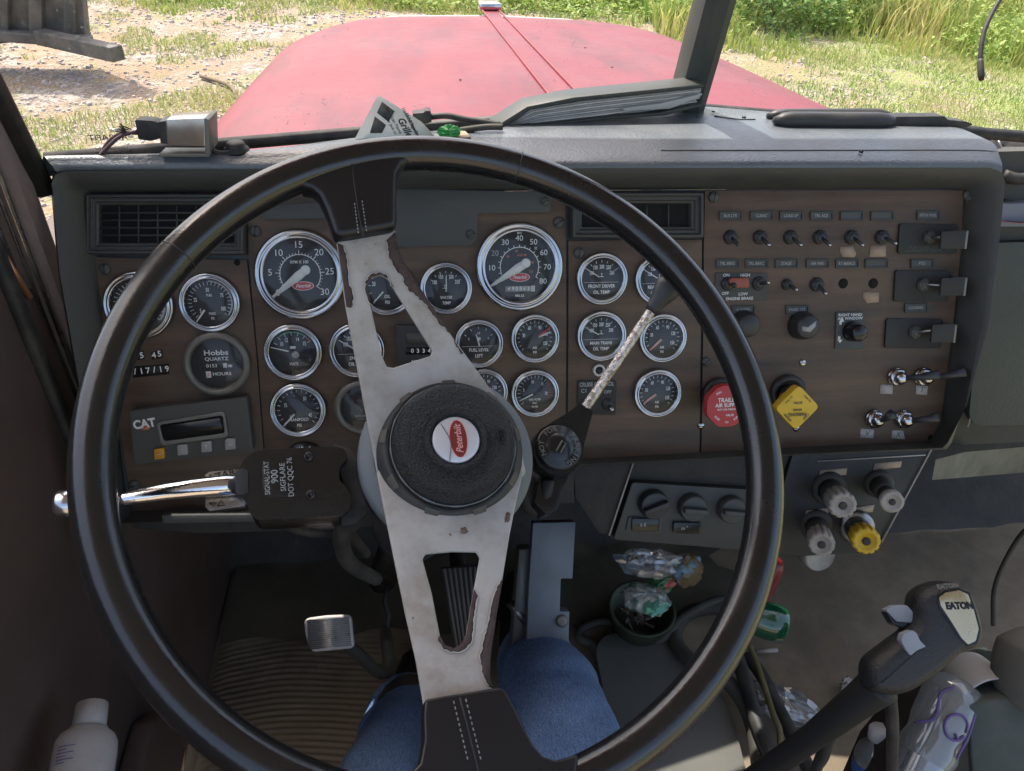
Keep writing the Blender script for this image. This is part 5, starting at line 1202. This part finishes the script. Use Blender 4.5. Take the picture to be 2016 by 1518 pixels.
# rounded body : stacked rings that shrink near the front and back
def pillow(name,pts,zc,half,m,inset,parent=SH,f=None,n=7):
    f=f or fs
    q=[Vector(f.p(x,y,zc+half)[:2]) for x,y in bez([(p[0],p[1],0) for p in pts],4,True) for x,y in [(x.x,x.y)]] if 0 else [Vector(f.p(v.x,v.y,zc+half*.6)[:2]) for v in bez([(p[0],p[1],0) for p in pts],4,True)]
    N_=len(q); cen=sum(q,Vector((0,0)))/N_; ar=sum(q[i].x*q[(i+1)%N_].y-q[(i+1)%N_].x*q[i].y for i in range(N_)); sg=1 if ar>0 else -1
    nr=[]
    for i in range(N_):
        tg=(q[(i+2)%N_]-q[(i-2)%N_]).normalized(); nr.append(Vector((tg.y,-tg.x))*sg)
    b=B(); rows=[]
    for k in range(n+1):
        a=-math.pi/2+math.pi*k/n; ins=inset*(1-math.cos(a)); z=zc+half*math.sin(a)
        rows.append([f.M()@Vector((*(q[i]-nr[i]*ins),z)) for i in range(N_)])
    b.grid(rows,closed=True)
    for rr in (rows[0],rows[-1]):
        c=sum(rr,Vector())/N_; cv=b._v(c); vv=[b._v(p) for p in rr]
        for i in range(N_): b._f([cv,vv[i],vv[(i+1)%N_]])
    bmesh.ops.remove_doubles(b.bm,verts=b.bm.verts,dist=1e-5)
    return b.build(name,m,parent,world=True,recalc=True,ang=70)
pillow('knob',kp,-.012,.022,mat('knob_leather',(.02,.02,.021),.36,bump=.6,bscale=420,bdist=.002),.011)
gp=[(1849,1176),(1862,1167),(1888,1162),(1906,1170),(1917,1200),(1927,1238),(1921,1262),(1906,1269),(1893,1256),(1872,1222),(1852,1192)]
gpo=[(1845,1173),(1860,1163),(1888,1158),(1909,1166),(1921,1200),(1931,1238),(1925,1266),(1906,1273),(1890,1259),(1868,1224),(1848,1195)]
fsp('plate_surround',gpo,.006,.0108,M_blkgloss,r=3,bevel=.0006); fsp('knob_plate',gp,.0108,.0116,M_gold,r=3,bevel=.0003)
b=B(); b.text('EATON',.0086,fs.M()@T(fs.p(1890,1193,.0122))@RZ(3),0,-.1,.06,.84); b.build('plate_lettering',M_blkgloss,SH,world=True)
b=B(); b.text('EATON',.0065,fs.M()@T(fs.p(1866,1154,.0075))@RZ(8)@RX(-25),0,0,.05,.9); b.build('knob_top_lettering',M_dull,SH,world=True)
def facet(name,pts,c,z0,z1,dz,m):
    b=B(); lo=[b._v(fs.at(x,y,z0)) for x,y in pts]; hi=[b._v(fs.at(x,y,z1)) for x,y in pts]; cv=b._v(fs.at(*c,z1+dz)); n=len(pts)
    for i in range(n): b._f([lo[i],lo[(i+1)%n],hi[(i+1)%n],hi[i]]); b._f([hi[i],hi[(i+1)%n],cv])
    return b.build(name,m,SH,world=True,bevel=.0015,ang=20,recalc=True)
fsp('range_button',[(1744,1201),(1762,1192),(1786,1192),(1800,1208),(1799,1226),(1766,1224)],-.016,-.004,M_ltgrey,r=3,bevel=.0025)
fsp('button_skirt',[(1745,1205),(1762,1222),(1800,1222),(1797,1233),(1772,1236),(1760,1230)],-.024,-.007,M_blkgloss,r=3,bevel=.002)
fsp('splitter_button',[(1775,1262),(1778,1249),(1797,1241),(1805,1247),(1811,1261),(1823,1273),(1806,1280),(1793,1291),(1784,1280)],.002,.014,M_ltgrey,r=3,bevel=.003)
b=B(); P_=[dep(1735,1345,.735),dep(1690,1380,.75),dep(1620,1435,.78),dep(1560,1480,.81),dep(1470,1545,.86),dep(1380,1620,.95)]
b.tube(bez(P_,5),[.019-.006*min(1,k/12) for k in range(26)],16); b.build('lever_shaft',mat('shaft_black',(.012,.012,.012),.6),SH,world=True)
b=B(); b.tube(bez([dep(1752,1365,.745),dep(1757,1430,.78),dep(1756,1530,.84)],6),.0065,8); b.tube(bez([dep(1650,1420,.78),dep(1625,1470,.82),dep(1598,1535,.88)],6),.006,8); b.tube(bez([dep(1700,1375,.76),dep(1640,1440,.80),dep(1620,1500,.86),dep(1560,1560,.95)],6),.004,8); b.build('air_hose',M_rub,SH,world=True)
# ================================================================== CLUTTER ON THE FLOOR
def onf(x,y,h=0): return onz(x,y,FZ+h)
def flatf(z): return Frame(Vector((0,0,z)),Vector((1,0,0)),Vector((0,1,0)),Vector((0,0,1)))
def floorprism(name,pts,h0,h1,m,lab,cat,r=0,bevel=.002):
    f=flatf(FZ); b=B(); q=[tuple(f.p(x,y,h1)[:2]) for x,y in (rounded(pts,r) if r else pts)]; c=sum((Vector(p) for p in q),Vector((0,0)))/len(q)
    b.prism([(p[0]-c.x,p[1]-c.y) for p in q],0,h1-h0); o=b.build(name,m,None,bevel=bevel); o.location=(c.x,c.y,FZ+h0); return tag(o,lab,cat)
floorprism('floor_pad',[(1172,1275),(1190,1250),(1240,1243),(1330,1258),(1392,1320),(1430,1385),(1450,1440),(1480,1560),(1180,1560),(1195,1400)],.004,.03,mat('pad_grey',(.13,.13,.115),.8,dust=.6,dscale=4,dcol=(.2,.18,.15)),'flat grey rubber pad on the floor right of the driver\'s knee','floor pad',r=25,bevel=.006)
# green tub with crumpled foil bag
c=onf(1262,1205,.06); tb=thing('green_tub','round green plastic tub holding rubbish and a crumpled foil bag, between bracket and wheel rim','tub',T(c.x,c.y,FZ+.005))
b=B(); b.lathe([(.046,.0),(.056,.06),(.061,.066),(.060,.069),(.054,.067),(.044,.006),(.0001,.004)],seg=44,cap1=False); b.build('tub_wall',mat('tub_green',(.035,.05,.025),.45,dust=.5,dscale=30,dcol=(.1,.1,.06)),tb)
b=B()
for k in range(26):
    a=random.uniform(0,6.28); q=random.uniform(0,.038); b.box((q*math.cos(a),q*math.sin(a),random.uniform(.03,.05)),(random.uniform(.01,.03),.006,.002),rot=Matrix.Rotation(random.uniform(0,3),4,Vector((random.random(),random.random(),1)).normalized()))
o=b.build('rubbish',[M_stain],tb)
def crumple(name,c,rx_,ry_,rz_,m,seed,n=26,parent=None,rot=0,sharp=.35):
    b=B(); rows=[]
    for j in range(n//2+1):
        ph=math.pi*j/(n//2); r=[]
        for i in range(n):
            t=2*math.pi*i/n; p=Vector((math.sin(ph)*math.cos(t),math.sin(ph)*math.sin(t),math.cos(ph)))
            d=1+sharp*(abs(noise.noise(p*2.3+Vector((seed,0,0))))*2-.6)+sharp*.5*noise.noise(p*6+Vector((0,seed,0)))
            r.append(Vector((p.x*rx_*d,p.y*ry_*d,p.z*rz_*d)))
        rows.append(r)
    b.grid(rows,closed=True); bmesh.ops.remove_doubles(b.bm,verts=b.bm.verts,dist=1e-4)
    o=b.build(name,m,parent,ang=18,recalc=True); 
    o.matrix_basis=T(Vector(c))@RZ(rot); return o
o=crumple('foil_bag',dep(1272,1180,1.16),.038,.028,.016,M_foil,3,parent=None,rot=-25,sharp=.2); tag(o,'crumpled green and silver foil bag lying in the green tub','foil bag')
o=crumple('snack_wrapper',dep(1300,1150,1.2),.026,.016,.012,mat('wrapper_mix',(.04,.2,.08),.35,col2=(.5,.12,.1),nscale=60,thr=(.5,.55),bump=.6,bscale=60),5,rot=20); tag(o,'small green and red wrapper just behind the foil bag','wrapper')
# clear wrap with blue and brown label behind
o=crumple('clear_wrap',dep(1280,1108,1.15),.05,.022,.02,M_film,8,rot=-12,sharp=.28); tag(o,'shiny clear plastic wrap under the heater panel','plastic wrap')
M_bluebag=mat('blue_film',(.16,.30,.40),.35,col2=(.16,.115,.06),nscale=22,thr=(.44,.5),bump=.4,bscale=60,bdist=.005)
o=crumple('blue_bag',dep(1352,1122,1.16),.026,.024,.026,M_bluebag,17,rot=15,sharp=.16); tag(o,'light blue and brown crumpled bag under the heater knobs','bag')
# red can and green bottle behind the rim
c=dep(1535,1135,1.12); b=B(); b.lathe([(.02,0),(.024,.006),(.024,.06),(.019,.068)],along(c+Vector((-.03,0,-.04)),c+Vector((-.01,.02,.05))),24); tag(b.build('red_can',mat('can_red',(.18,.014,.018),.35,col2=(.3,.2,.14),nscale=14,thr=(.6,.66))),'red drinks can showing just right of the wheel rim','can')
t=thing('green_bottle','shiny green plastic bottle lying on the floor just right of the wheel rim','bottle',T(dep(1508,1222,1.17)))
b=B(); A=along((.012,-.005,0),(-.08,.03,.01)); b.lathe([(.016,-.02),(.027,-.012),(.029,.01),(.026,.03),(.029,.04),(.020,.052),(.014,.06)],A,28); b.build('bottle_body',mat('green_pet',(.006,.075,.03),.12,spec=.8,bump=.3,bscale=30,coat=.5),t)
# hoses
def hose(pts,r,m,lab,name='hose',group=None,cat='hose'):
    b=B(); P_=bez(pts,8); b.tube(P_,r,12); o=b.build(name,m,None); return tag(o,lab,cat,'hoses on the cab floor')
hose([onf(1480,1200,.05),onf(1420,1195,.05),onf(1360,1205,.04),onf(1330,1240,.04),onf(1340,1280,.04),onf(1385,1320,.05),onf(1440,1350,.05),onf(1480,1420,.04),onf(1500,1540,.04)],.013,M_hose,'thick dusty hose curling from behind the wheel rim round the grey pad')
hose([onf(1180,1300,.02),onf(1165,1270,.02),onf(1140,1255,.02),onf(1150,1235,.02),onf(1200,1225,.02),onf(1290,1262,.03),onf(1345,1215,.06),onf(1420,1180,.06),onf(1500,1190,.05)],.008,M_hose,'thin tan hose passing under the green tub toward the wheel rim')
hose([onf(1450,1290,.07),onf(1470,1350,.07),onf(1490,1420,.07),onf(1520,1490,.07),onf(1560,1560,.07)],.012,M_rub,'black hose running down beside the shifter, left one of the bundle')
hose([onf(1470,1290,.05),onf(1500,1330,.05),onf(1530,1390,.05),onf(1560,1450,.05),onf(1600,1530,.05)],.011,M_rub,'black hose running down beside the shifter, right one of the bundle')
hose([onf(1475,1270,.06),onf(1495,1320,.06),onf(1520,1400,.07),onf(1535,1440,.07),onf(1535,1500,.06)],.005,mat('yellow_hose',(.16,.14,.05),.6,dust=.5,dscale=30),'thin dull yellow hose inside the black hose bundle')
o=crumple('clear_bag',onf(1540,1385,.03),.075,.03,.02,M_film,12,rot=-38,sharp=.4); tag(o,'crumpled clear plastic bag on the floor behind the shifter hoses','plastic bag')
o=crumple('shiny_wrapper',onf(1668,1352,.02),.02,.012,.012,M_foil2:=mat('foil_clear',(.6,.58,.55),.15,.8,bump=1,bscale=80,bdist=.01),20,rot=40); tag(o,'small shiny silver wrapper on the dirty floor against the lever','wrapper')
b=B(); b.tube([onf(1487,1283,.012),onf(1530,1280,.012)],.004,8); tag(b.build('cigarette_butt',M_beige),'pale cigarette butt on the floor below the green bottle','cigarette butt')
# purple printed water bottle
bot=dep(1800,1530,1.0); top=dep(1888,1345,1.02); A=along(bot,top); Ln=(top-bot).length
t=thing('water_bottle','crumpled clear water bottle with purple print leaning on the box by the shifter','bottle',T(bot))
b=B(); b.lathe([(.030,-.02),(.034,.0),(.033,Ln*.2),(.036,Ln*.3),(.033,Ln*.42),(.036,Ln*.55),(.037,Ln*.8),(.034,Ln*.93),(.028,Ln*1.0),(.015,Ln*1.04)],A,40,wob=lambda t:1+.03*math.sin(t*19)); b.build('bottle_body',M_clear,t,world=True)
b=B(); b.lathe([(.0345,-.0),(.0335,Ln*.2)],A,40,cap0=False,cap1=False); b.build('label_film',M_film,t,world=True)
camd=(C-top).normalized()
def onbot(u,v,r=.0378):  # u angle, v along
    return A@Vector((r*math.cos(u),r*math.sin(u),Ln*v))
loc=A.inverted()@C; u0=math.atan2(loc.y,loc.x)
b=B()
b.tube([onbot(u0+.75-.1*k,.50+.02*k) for k in range(3)]+[onbot(u0+.5-.12*k,.56+.03*k) for k in range(0)],.0017,6)
b.tube(bez([onbot(u0+.5+.38*math.cos(k*.5),.60+.12*math.sin(k*.5)) for k in range(13)],3),.0017,6)
b.tube(bez([onbot(u0-.7,.45),onbot(u0-.2,.58),onbot(u0-.35,.8),onbot(u0-.1,.92)],5),.0017,6); b.tube(bez([onbot(u0+1.0,.35),onbot(u0+1.05,.6),onbot(u0+.9,.8)],5),.0017,6)
b.build('purple_print',M_purple,t,world=True)
# white foam cup behind it
t=thing('foam_cup','smooth white cup lying beside the seat, right of the water bottle','cup',T(dep(1930,1345,1.08)))
b=B(); A2=along(dep(1900,1322,1.08),dep(1948,1378,1.02)); L2=.075; b.lathe([(.030,0),(.033,.002),(.044,L2),(.045,L2+.003),(.042,L2+.002),(.030,.006)],A2,36,cap1=False); b.build('cup_wall',M_wp,t,world=True)
# small bottle with blue label
bot=dep(1715,1560,1.1); top=dep(1733,1436,1.08); A=along(bot,top); Ln=(top-bot).length
t=thing('medicine_bottle','small clear bottle with white cap and blue label standing below the shifter knob','bottle',T(bot))
b=B(); b.lathe([(.028,0),(.03,.004),(.03,Ln*.55),(.024,Ln*.72),(.013,Ln*.82),(.012,Ln*.9)],A,32); b.build('bottle_body',M_clear,t,world=True)
b=B(); b.lathe([(.0305,Ln*.05),(.0305,Ln*.5)],A,32,cap0=False,cap1=False); b.build('bottle_label',M_blue,t,world=True)
b=B(); b.lathe([(.015,Ln*.85),(.015,Ln*1.0),(.013,Ln*1.03)],A,24); b.build('bottle_cap',M_wp,t,world=True)
# box and seat at the lower right
t=thing('storage_box','grey green plastic box with a dark side at the lower right corner','box',T(onf(1950,1600)))
b=B(); f2=Frame(dep(1960,1450,.98),rx,-dn,-fw)
b.prism([tuple(f2.p(x,y)[:2]) for x,y in ((1905,1388),(2080,1350),(2120,1650),(1925,1650))],-.15,0,f2.M()); b.build('box_front',mat('box_green',(.06,.068,.062),.6,dust=.3,col2=(.03,.05,.04),nscale=9),t,world=True,bevel=.004)
b=B(); b.prism([tuple(f2.p(x,y)[:2]) for x,y in ((1906,1392),(1926,1650),(1740,1650),(1790,1535))],-.14,-.004,f2.M()); b.build('box_side',mat('box_dark',(.035,.028,.022),.8),t,world=True,bevel=.003)
t=thing('passenger_seat','grey woven fabric seat edge cut off by the right side of the picture','seat',T(.95,.3,FZ))
b=B(); f3=Frame(dep(2020,1330,.95),rx,-dn,-fw); o=None
o=pillow('cushion',[(2008,1295),(2028,1270),(2110,1250),(2210,1300),(2210,1420),(2080,1430),(2008,1395),(2000,1340)],-.04,.05,M_seat,.03,parent=t,f=f3)
# dark padded engine tunnel edge on the right
b=B(); b.tube(bez([dep(2060,1010,1.25),dep(2005,1060,1.3),dep(1960,1150,1.35),dep(1955,1230,1.4)],6),.004,8); tag(b.build('cable',M_hose),'faint dark cable looping down the far right side wall','cable')
# ================================================================== WHITE BOTTLE IN DOOR POCKET
bot=onx(150,1600,LX+.06); top=onx(178,1412,LX+.05); A=along(bot,top); Ln=(top-bot).length
t=thing('white_bottle','dusty white plastic bottle with ribbed cap stuck in the door pocket at lower left','bottle',T(bot))
sx=Matrix.Diagonal(Vector((1.25,.8,1,1)))
b=B(); b.lathe([(.020,0),(.021,.005),(.022,Ln*.60),(.0215,Ln*.72),(.019,Ln*.80),(.014,Ln*.86),(.0125,Ln*.9)],A@RZ(30)@sx,36); b.build('bottle_body',M_bottle,t,world=True,ang=60)
b=B(); b.lathe([(.0135,Ln*.88),(.0148,Ln*.89),(.0142,Ln*1.14),(.0128,Ln*1.15),(.011,Ln*1.13)],A,40,wob=lambda q:1+.02*(int(q*40)%2)); b.build('bottle_cap',M_bottle,t,world=True)
b=B(); lc=(A@RZ(30)).inverted()@C; u0=math.atan2(lc.y,lc.x)
for k in range(6): b.tube([(A@RZ(30)@sx)@Vector((.0222*math.cos(u0-.9+.09*j),.0222*math.sin(u0-.9+.09*j),Ln*(.62-.035*k))) for j in range(5 if k%2 else 8)],.0004,4)
b.build('label_print',M_purple,t,world=True)
b=B(); a=onx(322,1530,LX+.02); c=onx(338,1456,LX+.02); d=onx(352,1530,LX+.02); b.prism([(0,0),(.012,0),(.009,.07)],0,.003,along(a,a+Vector((1,0,.2)))@RZ(90)); b.tube([onx(356,1530,LX+.03),onx(366,1470,LX+.03)],.003,8); o=b.build('sunlit_slivers',mat('sunlit_orange2',(.5,.27,.16),.4,.5),dr,world=True)  # orange slivers stand in for patches of sun low on the door
# ================================================================== ON THE DASH TOP
zt=ZT+.003
fd=lambda x,y: Frame(onz(x,y,zt),Vector((1,0,0)),Vector((0,.1,.995)).normalized(),Vector((0,-.995,.1)).normalized())
def stand(name,f,pts,z0,z1,m,parent,r=0,bevel=.001,seg=2):
    b=B(); b.prism([tuple(f.p(x,y,z1)[:2]) for x,y in (rounded(pts,r) if r else pts)],z0,z1,f.M()); return b.build(name,m,parent,world=True,bevel=bevel,seg=seg)
f=fd(370,312)
t=thing('power_socket','shiny metal power socket with taped wires standing on the left of the dash','power socket',T(f.O))
stand('socket_body',f,[(326,236),(404,233),(404,288),(330,286)],-.03,0,mat('socket_metal',(.5,.48,.46),.22,.9,col2=(.35,.3,.28),nscale=30),t,r=3,bevel=.004,seg=3)
stand('face_plate',f,[(402,232),(411,236),(413,302),(404,306)],-.034,.004,M_dull,t,r=2,bevel=.001)
stand('base_foot',f,[(313,303),(412,303),(412,309),(314,309)],-.02,.003,M_dull,t,r=1,bevel=.0005)
stand('thread_collar',f,[(312,240),(328,238),(330,284),(316,282)],-.026,-.004,M_blk,t,r=2,bevel=.001)
stand('tape_wrap',f,[(265,236),(300,238),(318,244),(326,270),(296,278),(272,274),(270,258)],-.022,-.006,M_rub,t,r=4,bevel=.003)
b=B()
for k in range(4): b.tube([f.at(250,262,-.012),f.at(231+2*k,254-5*k+4,-.008)],.0008,5)
b.build('wire_strand',M_rub,t,world=True)
b=B(); b.tube(bez([f.at(272,262,-.012),f.at(240,262,-.012),f.at(212,282,-.010),f.at(193,318,-.006)],6),.0020,8); b.tube(bez([f.at(272,258,-.012),f.at(238,268,-.010),f.at(216,286,-.006),f.at(187,318,-.004)],6),.0018,8); b.build('wire',mat('wire_brown',(.07,.035,.035),.4),t,world=True)
b=B(); b.tube(bez([f.at(410,270,-.01),f.at(420,296,-.01),f.at(440,302,-.01),f.at(462,298,-.01)],6),.0025,8); b.build('wire',M_rub,t,world=True)
q=onz(466,298,zt); b=B(); b.lathe([(.0125,0),(.012,.003),(.0095,.0045),(.0088,.008),(.0075,.0095)],T(q),24); tag(b.build('rubber_knob',M_rub),'small round black rubber knob on the dash left of the wheel rim','knob')
# receipt / card
f=Frame(onz(760,275,zt),Vector((1,0,0)),Vector((0,.45,.9)).normalized(),Vector((0,-.9,.45)).normalized())
t=thing('paper_card','greenish printed paper card propped against the glass above the wheel rim','card',T(f.O))
stand('card_sheet',f,[(695,280),(744,187),(792,215),(830,240),(862,275),(862,290),(695,290)],-.0006,0,M_paper,t,bevel=0)
b=B()
for pts_ in ([(752,200),(777,219),(765,240),(742,222)],[(738,229),(760,246),(752,262),(728,262)],):
    b.prism([tuple(f.p(x,y,.0003)[:2]) for x,y in pts_],.0001,.0003,f.M())
b.build('card_block',M_plate,t,world=True)
b=B()
for s,x,y,sz in (('American Flame',775,237,.005),('Pepper Jack or',768,243,.0045),('Grille',797,250,.010),('Hand Battered',806,236,.005),('Hand Breaded',812,246,.005),('Wings served',817,256,.005)): b.text(s,sz,f.M()@T(f.p(x,y,.0005))@RZ(-62),0,.1 if s!='Grille' else .3,.03 if s=='Grille' else .01,.9)
b.build('card_print',M_blk,t,world=True)
f=fd(900,262)
t=thing('wire_connector','black wiring connector on a grey cable lying across the dash top','connector',T(f.O))
stand('connector_body',f,[(812,224),(834,222),(838,218),(848,219),(850,240),(838,244),(815,240)],-.018,0,M_rub,t,r=2,bevel=.002)
b=B(); b.tube(bez([f.at(848,230,-.01),f.at(880,228,-.01),f.at(915,235,-.008),f.at(950,240,-.006),f.at(985,246,-.004)],6),.0034,8); b.build('cable',M_rub,t,world=True)
b=B(); b.tube(bez([f.at(900,258,0),f.at(925,254,0),f.at(960,250,0),f.at(990,250,0)],5),.0035,8); b.build('lower_cable',M_hose,t,world=True)
o=crumple('green_wrapper',onz(884,260,zt+.008),.012,.008,.007,M_leafgreen,31,rot=10); tag(o,'small crumpled bright green wrapper on the dash beside the paper card','wrapper')
b=B(); b.box(onz(895,268,zt+.002),(.03,.02,.003),rot=RZ(15)); tag(b.build('folded_note',M_tape,bevel=.0006),'tan folded scrap peeking over the wheel rim below the green wrapper','paper')
# log book
M_pg2=mat('page_edge',(.62,.60,.56),.8,col2=(.5,.48,.45),nscale=60)
t=thing('log_book','dark covered book with dog eared pages lying against the windshield post','book',T(onz(1180,245,zt)))
f=Frame(onz(1180,240,zt),Vector((1,.10,0)).normalized(),Vector((0,0,1)),Vector((.10,-1,0)).normalized())
topL=[(1000,246),(1044,215),(1140,199),(1380,173)]; botL=[(988,254),(1080,243),(1200,230),(1384,205)]
NL=9
for k in range(NL):
    t0,t1=k/NL,(k+.72)/NL; jx=random.uniform(-7,7)
    lp=lambda t: [(b_[0]*(1-t)+a_[0]*t,b_[1]*(1-t)+a_[1]*t) for a_,b_ in zip(topL,botL)]
    L0,L1=lp(t0),lp(t1); L0[-1]=(L0[-1][0]-6+jx,L0[-1][1]); L1[-1]=(L1[-1][0]-6+jx,L1[-1][1])
    stand('page_stack',f,L0+L1[::-1],-.024,-.003+random.uniform(-.0015,.001),[M_paperw,M_pg2][k%2],t,bevel=.0003)
stand('cover',f,[(972,254),(978,248),(1038,210),(1130,192),(1386,166),(1388,173),(1140,199),(1044,217),(986,254)],-.028,.003,M_cover,t,bevel=.0008)
stand('back_cover',f,[(984,254),(1080,243),(1200,230),(1300,222),(1385,203),(1390,208),(1310,228),(1200,236),(1000,258)],-.03,.004,M_cover,t,bevel=.0008)
stand('loose_page',f,[(1225,214),(1300,204),(1376,186),(1380,190),(1320,214),(1230,219)],-.05,.002,mat('page_pale',(.46,.46,.44),.8),t,bevel=.0004)
# black gripped tool
f=fd(1640,252)
t=thing('gripped_pliers','pair of pliers with thick black rubber grips lying on the right of the dash top','pliers',T(f.O))
def bar(x0,y0,x1,y1,r,z,m,name):
    a,c=f.at(x0,y0,z),f.at(x1,y1,z); n=14; b=B(); b.tube([a.lerp(c,k/n) for k in range(n+1)],[r*min(1,math.sqrt(max(.02,1-(1-min(1,(k+.15)/2.2))**2)))*min(1,math.sqrt(max(.05,1-(1-min(1,(n-k+.3)/2.5))**2))) for k in range(n+1)],16); return b.build(name,m,t,world=True)
bar(1510,228,1750,226,.0078,-.03,M_blk,'grip'); bar(1523,237,1760,238,.0098,-.005,M_blk,'grip')
stand('jaw',f,[(1745,230),(1860,229),(1866,236),(1905,240),(1916,245),(1905,250),(1860,252),(1750,250)],-.026,-.006,M_rub,t,r=2,bevel=.002)
# hanging cable
t=thing('hanging_cable','thin black cable with a thicker tip hanging in front of the right window','cable',T(dep(1960,0,.98)))
b=B(); b.tube(bez([dep(2010,-60,.98),dep(1968,0,.98),dep(1942,50,.98),dep(1933,85,.98),dep(1930,118,.98)],6),.0030,8); b.build('cable_run',M_rub,t,world=True)
b=B(); b.tube([dep(1930,116,.98),dep(1930,122,.98),dep(1932,150,.98),dep(1932,158,.98)],[.003,.0042,.0042,.003],10); b.build('cable_tip',M_rub,t,world=True)
b=B(); b.tube(bez([dep(2010,-60,.98),dep(2060,-140,.97),Vector((.80,.73,2.88))],5),.0030,8); b.build('cable_top',M_rub,t,world=True)
# black bag and wires on the passenger side shelf
t=thing('black_pouch','black fabric pouch and loose wires heaped at the right end of the dash','pouch',T(dep(1980,340,1.0)))
f=Frame(dep(1975,330,1.02),rx,-dn,-fw)
pillow('pouch_body',[(1885,268),(1930,264),(1985,264),(2060,285),(2080,400),(2000,400),(1980,350),(1930,300)],-.03,.03,M_rub,.02,parent=t,f=f)
b=B(); b.tube(bez([f.at(1865,250,0),f.at(1910,252,0),f.at(1948,262,.005),f.at(1968,300,.01)],6),.0035,8); b.tube(bez([f.at(1955,275,.012),f.at(1962,300,.014),f.at(1990,318,.012),f.at(2030,325,.01)],6),.004,8); b.build('loose_wire',M_hose,t,world=True)
b=B(); b.tube([f.at(1956,268,.006),f.at(1968,308,.01)],.003,8); b.tube([f.at(1962,268,.006),f.at(1976,306,.01)],.0018,8); b.build('zip_pull',M_steel,t,world=True)
b=B(); b.tube(bez([f.at(1975,345,.03),f.at(2000,352,.03),f.at(2040,350,.03)],4),.008,8); b.tube(bez([f.at(1975,395,.01),f.at(2000,400,.01),f.at(2050,402,.01)],4),.003,8); b.build('lower_wire',M_rub,t,world=True)
